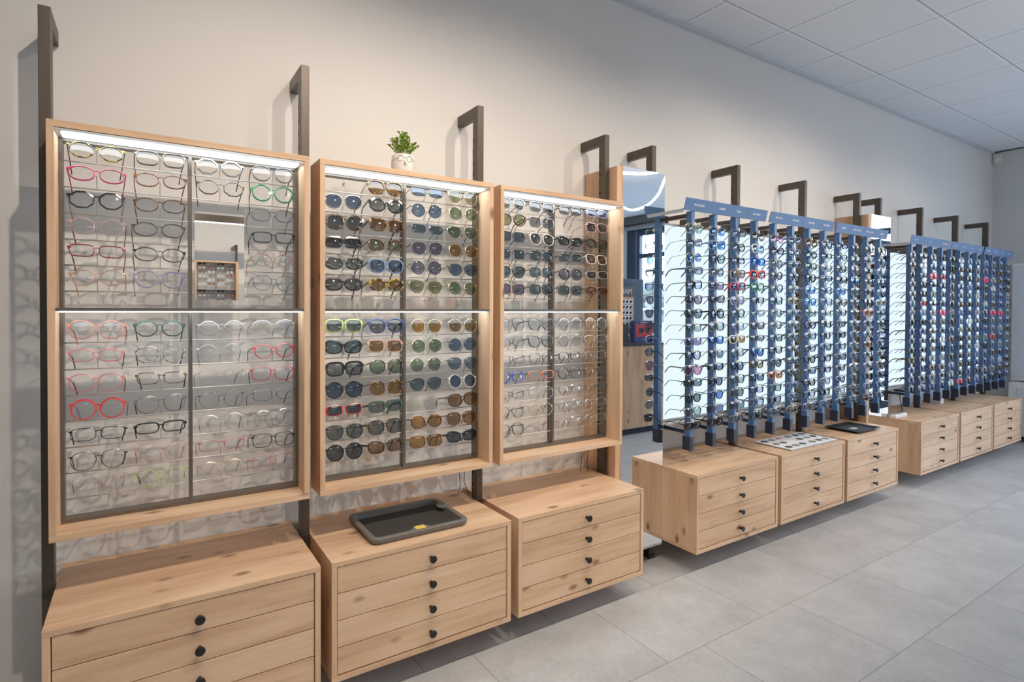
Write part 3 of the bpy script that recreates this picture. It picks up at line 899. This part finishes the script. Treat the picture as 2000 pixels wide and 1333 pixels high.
# spectacle frames on the far rack: one mesh each
FS2 = ['black', 'navy', 'slate', 'grey', 'gun', 'dtort', 'navy', 'steelblue', 'black', 'navy', 'silver', 'black', 'smoke', 'black', 'slate', 'navy', 'grey', 'dtort', 'crimson', 'dred']
SH2 = ['panto', 'rectangular', 'square', 'oval', 'round', 'cat eye']
WHOLE = {}


def whole(sh, t, n=16):
    if (sh, t) in WHOLE: return WHOLE[(sh, t)]
    fm, lm, tm = glasses_parts(sh, t, n)
    bm = bmesh.new()
    for me, mi in [(fm, 0)] + [(q, 1) for q in lm] + [(q, 0) for q in tm]:
        k = len(bm.faces); bm.from_mesh(me); bm.faces.ensure_lookup_table()
        for f in bm.faces[k:]: f.material_index = mi
    me = bpy.data.meshes.new('spectacles'); bm.to_mesh(me); bm.free()
    me.materials.clear(); me.materials.append(None); me.materials.append(LENS['clear'])
    WHOLE[(sh, t)] = me
    return me


for j in range(12):
    for r in range(15):
        frm, sh = RND.choice(FS2), RND.choice(SH2)
        if (j, r) in ((2, 2), (3, 6), (8, 2), (10, 6)): frm = 'pinkred'
        t = THIN if frm in ('silver', 'gun') else RND.choice((MID, THICK))
        o = bpy.data.objects.new('eyeglasses', whole(sh, t)); COL.objects.link(o)
        set_mat(o, FR[frm])
        o.location = W(RX[1] + RSP[1] * j - .0165, .390, RZ[r] + RND.uniform(-.003, .002))
        o.rotation_euler = (math.radians(RND.uniform(-4, 3)), 0, math.radians(RND.uniform(-4, 4)))
        tag(o, f"{FRWORD[frm]} {sh} eyeglasses, {ORD[j]} rod of far rack, {ORD[r]} row down", 'eyeglasses', 'eyeglasses on the far rack')

# ------------------------------------------------------------------ potted plant on the second case
pc = W(.847, .272, BT)
root = thing('potted_plant', 'small leafy plant in a white pot with a drawn face wearing glasses', 'plant', pc)
R_ = .0425
MB().lathe([(.034, 0), (.038, .002), (R_, .012), (R_ + .001, .04), (R_ - .001, .066), (R_ - .004, .0705), (R_ - .007, .068), (R_ - .008, .06)], pc, n=32).build('pot', CERAMIC, root)
MB().lathe([(R_ - .008, .0585), (.01, .062)], pc, n=20).build('soil', SOIL, root)


def on_pot(ang, z, r=R_ + .0012): return pc + Vector((math.sin(ang) * r, -math.cos(ang) * r, z))


A0 = -.14
dr = MB()
for s in (-1, 1):
    c = A0 + s * .40
    dr.tube([on_pot(c + .27 * math.cos(u * math.pi / 9), .0505 + .0115 * math.sin(u * math.pi / 9)) for u in range(18)], .0007, 5, closed=True)
    dr.tube([on_pot(c + s * .27, .052), on_pot(c + s * .55, .050), on_pot(c + s * .85, .044)], .0007, 5)
dr.tube([on_pot(A0 - .13, .052), on_pot(A0, .055), on_pot(A0 + .13, .052)], .0007, 5)
dr.tube([on_pot(A0 - .16, .027), on_pot(A0 - .05, .0235), on_pot(A0 + .06, .0235), on_pot(A0 + .17, .027)], .0005, 5)
dr.build('drawn_glasses', INK, root)
MB().tube([on_pot(A0, .049), on_pot(A0, .040, R_ + .004), on_pot(A0, .034, R_ + .005), on_pot(A0, .030)], [.001, .0035, .0045, .002], 8).build('nose', CERAMIC, root)
lf = MB()
for i in range(46):
    az = RND.uniform(0, 2 * math.pi); spread = RND.uniform(.05, 1.0) ** .7
    tip = pc + Vector((math.cos(az) * .062 * spread, math.sin(az) * .05 * spread, .163 - .06 * spread + RND.uniform(-.012, .014)))
    if i % 9 == 0: tip.z -= .05
    b0 = pc + Vector((math.cos(az) * .02, math.sin(az) * .02, .06))
    md = (b0 + tip) / 2 + Vector((0, 0, .014))
    P = [b0 * (1 - u) ** 2 + md * 2 * u * (1 - u) + tip * u * u for u in [q / 6 for q in range(7)]]
    lf.tube(P, .0006, 4, 1)
    for k in range(2, 7):
        t = (P[k] - P[k - 1]).normalized()
        for s in (1, -1):
            sd = t.cross(Vector((RND.uniform(-.3, .3), RND.uniform(-.3, .3), 1))).normalized() * s
            d = (sd + t * .8).normalized(); ln = RND.uniform(.011, .016); wv = d.cross(Vector((0, 0, 1))).normalized() * ln * .34
            up = Vector((0, 0, RND.uniform(-.002, .004)))
            a = P[k]
            lf.add([a, a + d * ln * .3 + wv * .8 + up, a + d * ln * .65 + wv + up, a + d * ln, a + d * ln * .65 - wv + up, a + d * ln * .3 - wv * .8 + up], [(0, 1, 2, 3, 4, 5)], RND.choice((0, 0, 1)), True)
lf.build('foliage', [LEAF, LEAF2], root)

# ------------------------------------------------------------------ things on the drawer cabinets


def rrect(x0, x1, y0, y1, r, n=6):
    P = []
    for cx, cy, a0 in ((x1 - r, y1 - r, 0), (x0 + r, y1 - r, 90), (x0 + r, y0 + r, 180), (x1 - r, y0 + r, 270)):
        for i in range(n + 1):
            a = math.radians(a0 + 90 * i / n); P.append((cx + r * math.cos(a), cy + r * math.sin(a)))
    return P


def loft(m, rings, mi=0, smooth=False):
    k = len(rings[0]); vs = [v for q in rings for v in q]
    fs = [(i * k + j, i * k + (j + 1) % k, (i + 1) * k + (j + 1) % k, (i + 1) * k + j) for i in range(len(rings) - 1) for j in range(k)]
    m.add(vs, fs, mi, smooth)


root = thing('felt_tray', 'black felt lined tray with rounded grey rim and yellow label on the second drawer cabinet', 'tray', W(.868, .283, DT))
X0, X1, Y0, Y1 = .672, 1.062, .132, .434
m = MB()
ring = lambda ins, r, z: [W(x, y, DT + z) for x, y in rrect(X0 + ins, X1 - ins, Y0 + ins, Y1 - ins, r)]
loft(m, [ring(.010, .025, .0), ring(.002, .030, .010), ring(0, .032, .022), ring(.003, .030, .0245), ring(.018, .018, .0245), ring(.021, .016, .022), ring(.026, .014, .005)])
m.build('rim', CHARCOAL, root)
m = MB(); q = ring(.0255, .014, .005); m.add(q, [tuple(range(len(q)))])
q = ring(.010, .025, .0002); m.add(q, [tuple(range(len(q)))])
m.build('lining', CARPET, root)
m = MB()
half = [(.865 + .034 * math.cos(math.radians(a)) * (1 if abs(math.cos(math.radians(a))) < .98 else 1.1), Y1 - .020 - .028 * math.sin(math.radians(a))) for a in range(0, 181, 15)]
m.prism([W(x, y, DT + .0205) for x, y in half], (0, 0, .0038)); m.build('finger_tab', CHARCOAL, root); m = MB()
half = [(X1 - .020 - .028 * math.sin(math.radians(a)), .235 + .030 * math.cos(math.radians(a))) for a in range(0, 181, 15)]
m.prism([W(x, y, DT + .0205) for x, y in half], (0, 0, .0038))
m.build('finger_tab', CHARCOAL, root)
MB().box(.845, .885, Y1 - .043, Y1 - .012, DT + .0245, DT + .0252).build('label_sticker', YELLOW, root)

# two lens sample boards
for bi, (a, c, lab) in enumerate([(3.234, 3.489, 'white lens sample board with a small red mark, grey oval lenses'), (3.494, 3.752, 'white lens sample board with nine oval lenses, beside the marked one')]):
    root = thing('sample_board', lab, 'sample board', W((a + c) / 2, .322, DT), 'lens sample boards')
    MB().box(a, c, .197, .447, DT, DT + .009).build('board', [PAPER], root, bevel=.0008)
    MB().box(a - .001, c + .001, .196, .448, DT, DT + .0045).build('edge_strip', plain('board_edge_%d' % bi, (.16, .17, .2), .5), root)
    cols = [a + (c - a) * f for f in (.2, .5, .8)]; rows = [.24, .32, .40]
    for ri, y in enumerate(rows):
        for k, x in enumerate(cols):
            if bi == 0 and (ri, k) in ((0, 2), (1, 2)): continue
            P = [W(x + .026 * math.cos(u * math.pi / 12), y + .021 * math.sin(u * math.pi / 12), DT + .0092) for u in range(24)]
            mm = PAPER if False else (LENSSAMP[(ri * 3 + k + bi) % 4] if 'LENSSAMP' in globals() else None)
            if mm is None:
                LENSSAMP = [plain('sample_grey', (.12, .125, .13), .25), plain('sample_mid_grey', (.26, .265, .27), .25), plain('sample_dark', (.07, .07, .075), .25), plain('sample_brown', (.30, .22, .15), .25)]
                mm = LENSSAMP[(ri * 3 + k + bi) % 4]
            MB().prism(P, (0, 0, .0012)).build('lens_sample', mm, root)
    if bi == 0:
        MB().box(cols[2] - .025, cols[2] + .02, .225, .25, DT + .009, DT + .0095).build('red_mark', RED, root)

root = thing('flat_tray', 'flat black tray with slanted edge and pale label under the middle rack', 'tray', W(4.2, .325, DT))
m = MB()
loft(m, [[W(x, y, DT + z) for x, y in ((4.07 + e, .225 + e), (4.345 - e, .225 + e), (4.345 - e, .425 - e), (4.07 + e, .425 - e))] for e, z in ((0.02, 0), (-.02, .017), (-.013, .018), (.016, .005))])
m.build('rim', BLACKPL, root)
m = MB().box(4.086, 4.329, .241, .409, DT + .0005, DT + .005); m.build('lining', plain('navy_felt', (.035, .045, .07), .7), root)
MB().box(4.185, 4.245, .305, .345, DT + .005, DT + .0056).build('label_sticker', PALEYEL, root)

root = thing('power_strip', 'white power strip lying at the edge of the cabinet beside the second tall mirror', 'power strip', W(4.98, .25, DT))
MB().box(4.905, 5.10, .262, .305, DT, DT + .026).build('housing', WHITEPL, root, bevel=.004)
m = MB()
for k in range(3): m.lathe([(.014, 0), (.014, .0008)], W(4.945 + .055 * k, .2835, DT + .026), (0, 0, 1), 14)
m.build('sockets', ALU, root)
o = MB().tube([W(5.103, .27, DT + .010), W(5.16, .235, DT + .008), W(5.25, .20, DT + .005), W(5.36, .17, DT + .004), W(5.43, .13, DT + .004), W(5.50, .09, DT + .06), W(5.52, .06, DT + .2)], .0035, 8).build('power_cable', BLACKPL)
tag(o, 'black power cable trailing from the white power strip', 'cable')
root = thing('adapter_cube', 'white plug adapter cube standing on the cabinet under the far rack', 'adapter', W(6.05, .17, DT))
MB().box(6.02, 6.085, .145, .20, DT, DT + .05).build('housing', WHITEPL, root, bevel=.005)
MB().tube([W(6.05, .17, DT + .05), W(6.05, .165, DT + .075), W(6.04, .14, DT + .095), W(6.02, .08, DT + .11)], .004, 8).build('lead', WHITEPL, root)
for pts, lab in (([W(1.185, .13, -.668), W(1.19, .10, -.74), W(1.20, .09, -.80), W(1.185, .10, -.838)], 'thin black cable hanging below the case under the plant'),
                 ([W(1.216, .125, -.66), W(1.205, .12, -.73), W(1.204, .12, -.78), W(1.218, .14, -.835)], 'second thin black cable hanging beside the post of the plant case'),
                 ([W(1.905, .13, -.668), W(1.90, .11, -.74), W(1.885, .12, -.80), W(1.87, .13, -.835)], 'thin black cable hanging beside the tall mirror board'),
                 ([W(1.94, .13, -.668), W(1.93, .12, -.75), W(1.922, .12, -.80), W(1.915, .135, -.836)], 'thin black cable looping down against the tall mirror post'),
                 ([W(3.76, .13, -.655), W(3.745, .11, -.73), W(3.73, .11, -.79), W(3.72, .14, -.838)], 'thin black cable hanging under the middle rack'),
                 ([W(5.57, .13, -.655), W(5.56, .11, -.73), W(5.545, .11, -.79), W(5.53, .14, -.838)], 'thin black cable hanging under the far rack')):
    tag(MB().tube(pts, .0016, 6).build('thin_cable', BLACKPL), lab, 'cable')

# ------------------------------------------------------------------ far end: white cabinets, sensor
root = thing('wall_cabinet', 'tall narrow white wall cabinet at the far end of the room', 'cabinet', W(7.77, .6, -.76))
MB().box(7.72, 7.843, .215, 1.05, -.735, .50).build('housing', WHITEPL, root, bevel=.004)
MB().box(7.712, 7.72, .22, .335, -.70, .455).build('door', plain('white_gloss', (.72, .76, .84), .25), root, bevel=.003)
MB().box(7.7165, 7.7205, .345, .365, -.70, .455).build('display_slot', plain('grey_slot', (.28, .27, .27), .6), root)
root = thing('base_cabinet', 'white floor cabinet on black feet at the far end of the room', 'cabinet', W(7.72, .6, -FZ))
MB().box(7.60, 7.84, .232, 1.1, -1.30, -.745).build('housing', WHITEPL, root, bevel=.004)
MB().box(7.593, 7.60, .30, 1.07, -1.28, -.80).build('door', plain('white_door', (.74, .75, .78), .4), root, bevel=.002)
MB().lathe([(.008, 0), (.008, .004)], W(7.593, .37, -.87), (-1, 0, 0), 12).build('lock', BLACKM, root)
m = [MB().lathe([(.018, 0), (.018, .06)], W(x, y, -FZ), n=12).build('foot', BLACKPL, root) for x in (7.64, 7.8) for y in (.29, 1.04)]
root = thing('motion_sensor', 'small beige sensor in the far corner under the ceiling', 'sensor', W(7.80, .04, 1.62))
MB().box(7.80, 7.843, .006, .085, 1.60, 1.712).build('housing', BEIGEPL, root, bevel=.008)
MB().lathe([(.026, 0), (.022, .008), (.008, .012)], W(7.80, .05, 1.65), (-1, 0, 0), 14).build('sensor_lens', WHITEPL, root)

# ------------------------------------------------------------------ the side of the room the mirrors show
root = thing('reception_counter', 'oak fronted counter with dark worktop, seen in the tall mirror', 'counter', W(5.0, 2.85, -FZ))
MB().box(3.9, 6.0, 2.547, 2.567, -1.289, -.397).build('front_panel', WOODZ, root)
MB().box(3.9, 3.92, 2.567, 3.15, -1.289, -.397).build('side_panel', WOODZ, root)
MB().box(5.98, 6.0, 2.567, 3.15, -1.289, -.397).build('side_panel', WOODZ, root)
MB().box(3.92, 5.98, 2.60, 3.10, -FZ, -1.289).build('plinth', NAVYDARK, root)
MB().box(3.92, 5.98, 3.12, 3.14, -1.289, -.397).build('back_panel', WOODZ, root)
MB().box(3.88, 6.02, 2.53, 3.17, -.397, -.37).build('worktop', COUNTERTOP, root, bevel=.002)
CT = -.37
root = thing('glasses_carton', 'blue and red box picturing dark sunglasses, on the counter in the mirror', 'box', W(4.757, 2.72, CT))
MB().box(4.60, 4.915, 2.70, 2.76, CT, -.129).build('carton', BLUEBOX, root, bevel=.002)
MB().box(4.622, 4.893, 2.6985, 2.70, CT + .06, -.168).build('red_print', RED, root)
fm, lm, tm = glasses_parts('square', THICK, 30, 1.0)
P = MB()
for s in (1, -1):
    o = outline('square', s, 24, 1.35)
    P.prism([W(4.757 + s * .05 + x, 2.698, -.24 + z) for x, z in o], (0, -.001, 0))
P.box(4.737, 4.777, 2.697, 2.698, -.233, -.221)
P.build('printed_sunglasses', BLACKPL, root)
text('lettering', 'SUNGLASSES', .022, LETTER, face_wall(W(4.757, 2.6985, -.15)), root)
text('lettering', 'Maui Jim', .02, LETTER, face_wall(W(4.757, 2.6985, CT + .028)), root)
root = thing('lens_display_stand', 'black stand with a wood framed board of lens samples on the counter in the mirror', 'display stand', W(4.52, 2.845, CT))
MB().box(4.30, 4.747, 2.825, 2.865, CT, .262).build('stand', GREYBEAM, root, bevel=.002)
MB().box(4.36, 4.69, 2.80, 2.825, CT, .139).build('wood_frame', WOODZ, root)
MB().box(4.375, 4.665, 2.797, 2.80, CT + .02, .118).build('board', PAPER, root)
m = MB()
for r in range(7):
    m.box(4.38, 4.66, 2.7955, 2.797, .055 - r * .063 - .001, .055 - r * .063 + .001, 2)
    for k in range(4):
        x = 4.636 - k * .055; z = .085 - r * .063
        P = [W(x + .017 * math.cos(u * math.pi / 8), 2.797, z + .014 * math.sin(u * math.pi / 8) + .006 * math.cos(u * math.pi / 8)) for u in range(16)]
        m.prism(P, (0, -.001, 0), (r + k) % 2)
m.build('sample_dots', [plain('dot_brown', (.28, .14, .07), .3), plain('dot_grey', (.2, .2, .22), .3), BLACKPL], root)
text('lettering', 'MAUI JIM', .085, LETTER, face_wall(W(4.515, 2.8235, .20)), root)
root = thing('counter_sign', 'small dark wedge shaped sign with white dots on the counter in the mirror', 'sign', W(4.38, 2.61, CT))
MB().prism([W(4.31, 2.60, CT), W(4.455, 2.60, CT), W(4.43, 2.62, CT + .20), W(4.32, 2.62, CT + .20)], (0, -.03, 0)).build('wedge', BLACKPL, root)
m = MB().lathe([(.009, 0), (.009, .001)], W(4.42, 2.602, CT + .09), (0, -1, 0), 12).lathe([(.006, 0), (.006, .001)], W(4.425, 2.600, CT + .06), (0, -1, 0), 12)
m.build('white_dots', LETTER, root)
root = thing('window_poster_frame', 'tall dark navy framed board standing behind the counter in the mirror', 'board', W(5.15, 3.4, -FZ))
MB().box(4.9, 5.42, 3.36, 3.40, -FZ, .385).build('panel', NAVYFRAME, root, bevel=.003)
MB().box(4.95, 5.37, 3.355, 3.36, -.9, .33).build('inset', plain('navy_inset', (.015, .06, .12), .3), root)

# opposite display, seen in the small mirror
OY = 6.42
root = thing('opposite_display_case', 'oak case of glasses on the opposite wall, seen in the small mirror', 'display case', W(.81, OY, -.45), None)
for nm, q in (('side_panel', (.545, .575, OY - .08, OY + .085, -.45, .60)), ('side_panel', (1.03, 1.06, OY - .08, OY + .085, -.45, .60)), ('top_panel', (.575, 1.03, OY - .08, OY + .085, .58, .60)), ('bottom_panel', (.575, 1.03, OY - .08, OY + .085, -.45, -.43))):
    MB().box(*q).build(nm, WOODZ, root)
MB().box(.575, 1.03, OY + .075, OY + .085, -.43, .58).build('back_board', WHITEPL, root)
MB().box(.575, 1.03, OY - .08, OY + .074, .222, .230).build('shelf', BRONZE2, root)
MB().box(.797, .803, OY - .02, OY - .01, .23, .58).build('centre_bar', BRONZE2, root)
for k in range(10):
    z = .54 - k * .052 if k < 6 else .19 - (k - 6) * .06
    MB().tube([W(.575, OY - .015, z), W(1.03, OY - .015, z)], .002, 6).build('display_rod', STEEL, root)
    for c in range(4):
        o = bpy.data.objects.new('eyeglasses', whole('panto', THIN)); COL.objects.link(o); set_mat(o, FR[('gun', 'clear', 'btort', 'clear')[(c + k) % 4]])
        o.location = W(.64 + .107 * c, OY - .028, z + .028); o.rotation_euler = (math.radians(-20), 0, math.pi); o.scale = (.68,) * 3
        tag(o, 'tiny eyeglasses on the opposite wall case, reflected in the small mirror', 'eyeglasses', 'eyeglasses on the opposite wall')
root = thing('opposite_wall_post', 'bronze hooked post on the opposite wall, reflected in the small mirror', 'post', W(1.055, OY + .1, -FZ))
MB().box(1.04, 1.07, OY + .088, OY + .135, -FZ, .84).build('upright', BRONZE, root)
MB().box(1.04, 1.07, OY + .135, YF - .004, .795, .84).build('hook_arm', BRONZE, root)
o = MB().box(-.6, 2.2, 6.0, 6.08, 1.06, 1.145).build('pendant_light_bar', BRONZE); tag(o, 'long dark linear pendant light, reflected in the small mirror', 'lamp')
sub_ = MB().box(-.58, 2.18, 6.05, 6.068, 1.052, 1.0595).build('diffuser', RINGGLOW, o)
for x in (-.3, 1.9):
    MB().tube([W(x, 6.04, 1.145), W(x, 6.04, CZ - .002)], .0015, 6).build('cord', BLACKPL, o)

# looped pendant lamp
ctrl = [(4.336, 2.032), (4.871, 2.612), (5.275, 3.161), (5.39, 3.508), (5.157, 3.45), (4.62, 3.05), (4.05, 2.52), (3.80, 2.23), (3.855, 2.114), (4.008, 2.04), (4.08, 1.91), (4.05, 1.72), (4.11, 1.65), (4.2, 1.80)]
pts = []
for i in range(len(ctrl)):
    p = [Vector((*ctrl[(i + d) % len(ctrl)], 0)) for d in (-1, 0, 1, 2)]
    for u in range(8):
        t = u / 8
        pts.append(.5 * ((2 * p[1]) + (p[2] - p[0]) * t + (2 * p[0] - 5 * p[1] + 4 * p[2] - p[3]) * t * t + (3 * p[1] - p[0] - 3 * p[2] + p[3]) * t ** 3))
root = thing('loop_pendant_lamp', 'glowing looped ribbon pendant lamp, reflected in the tall mirror', 'lamp', W(4.5, 2.7, 1.3))
MB().tube([W(p.x, p.y, 1.3) for p in pts], .0135, 10, closed=True).build('glow_tube', RINGGLOW, root)
for x, y in ((4.871, 2.612), (4.62, 3.05), (4.05, 2.52)):
    MB().tube([W(x, y, 1.32), W(x, y, CZ - .002)], .0012, 6).build('cord', ALU, root)

# unseen glowing panels added on the ceiling as ambient fill
for i, (x, y) in enumerate([(-2.319, 2.397), (.081, 3.597), (-1.119, 4.797), (2.481, 4.797), (-3.519, 4.797), (1.881, 2.997), (.681, 5.997 - .6)]):
    root = thing('added_fill_panel', 'square fill light panel added on the unseen ceiling behind the viewer', 'fill light', W(x + .3, y + .3, CZ - .012), 'added fill panels')
    MB().box(x + .01, x + .59, y + .01, y + .025, CZ - .012, CZ - .001).box(x + .01, x + .59, y + .575, y + .59, CZ - .012, CZ - .001).box(x + .01, x + .025, y + .025, y + .575, CZ - .012, CZ - .001).box(x + .575, x + .59, y + .025, y + .575, CZ - .012, CZ - .001).build('frame', WHITEPL, root)
    MB().box(x + .025, x + .575, y + .025, y + .575, CZ - .006, CZ - .002).build('diffuser', FILLGLOW, root)

# ------------------------------------------------------------------ lamps
SPOTS = [(.36, 1.85, 76), (1.02, 1.8, 55), (1.72, 1.75, 63), (2.90, 1.8, 58), (3.65, 1.85, 50), (4.30, 1.8, 36), (5.6, 1.8, 22)]
for X, Y, e in SPOTS:
    li = bpy.data.lights.new('spot', 'SPOT'); li.energy = e; li.color = (1., .86, .71); li.spot_size = math.radians(90); li.spot_blend = .8; li.shadow_soft_size = .018
    o = bpy.data.objects.new('spotlight', li); COL.objects.link(o); o.location = W(X, Y, 1.64)
    d = W(X - .1, .1, -.28) - o.location
    o.rotation_euler = d.to_track_quat('-Z', 'Y').to_euler()
for X in (.3, 1.5):                         # unseen spots added to brighten the opposite wall
    li = bpy.data.lights.new('spot', 'SPOT'); li.energy = 70; li.color = (1., .84, .66); li.spot_size = math.radians(80); li.spot_blend = 1.; li.shadow_soft_size = .02
    o = bpy.data.objects.new('spotlight', li); COL.objects.link(o); o.location = W(X, 5.0, 1.64)
    o.rotation_euler = (W(X, 6.8, .45) - o.location).to_track_quat('-Z', 'Y').to_euler()
# daylight through the shop front
li = bpy.data.lights.new('window_portal', 'AREA'); li.shape = 'RECTANGLE'; li.size = WY1 - WY0; li.size_y = WZ1 - WZ0; li.cycles.is_portal = True
o = bpy.data.objects.new('window_portal', li); COL.objects.link(o); o.location = W(XR + .24, (WY0 + WY1) / 2, (WZ0 + WZ1) / 2)
o.rotation_euler = Vector((-1, 0, 0)).to_track_quat('-Z', 'Y').to_euler()
wd = bpy.data.worlds.new('sky'); SC.world = wd; wd.use_nodes = True
N, L = wd.node_tree.nodes, wd.node_tree.links; N.clear()
tc = N.new('ShaderNodeTexCoord'); sp = N.new('ShaderNodeSeparateXYZ'); L.new(tc.outputs['Generated'], sp.inputs[0])
cr = N.new('ShaderNodeValToRGB'); e = cr.color_ramp.elements
e[0].position = .0; e[0].color = (.86, .93, 1, 1); e[1].position = .7; e[1].color = (.52, .70, 1., 1)
L.new(sp.outputs['Z'], cr.inputs[0])
bg = N.new('ShaderNodeBackground'); L.new(cr.outputs[0], bg.inputs[0]); bg.inputs['Strength'].default_value = 13.
ow = N.new('ShaderNodeOutputWorld'); L.new(bg.outputs[0], ow.inputs[0])

# ------------------------------------------------------------------ camera
f, ya, p, r = 1106.09, .9931, .014, .0045
fwd0 = Vector((math.cos(ya), math.sin(ya), 0)); rt0 = Vector((math.sin(ya), -math.cos(ya), 0)); up0 = Vector((0, 0, 1))
fwd = fwd0 * math.cos(p) - up0 * math.sin(p); up1 = up0 * math.cos(p) + fwd0 * math.sin(p)
rt = rt0 * math.cos(r) + up1 * math.sin(r); up = up1 * math.cos(r) - rt0 * math.sin(r)
cam = bpy.data.cameras.new('camera'); co = bpy.data.objects.new('camera', cam); COL.objects.link(co)
M = Matrix((rt, up, -fwd)).transposed().to_4x4(); M.translation = Vector((0, -2.3539, FZ))
co.matrix_world = M
cam.sensor_width = 36; cam.sensor_fit = 'HORIZONTAL'; cam.lens = 36 * f / 2000; cam.shift_y = -47.78 / 2000; cam.clip_start = .05; cam.clip_end = 200
SC.camera = co
SC.view_settings.view_transform = 'Standard'
SC.view_settings.look = 'None'
SC.view_settings.exposure = .12
SC.view_settings.gamma = 1.12
SC.cycles.transparent_max_bounces = 32
SC.cycles.max_bounces = 8
SC.cycles.sample_clamp_indirect = 6
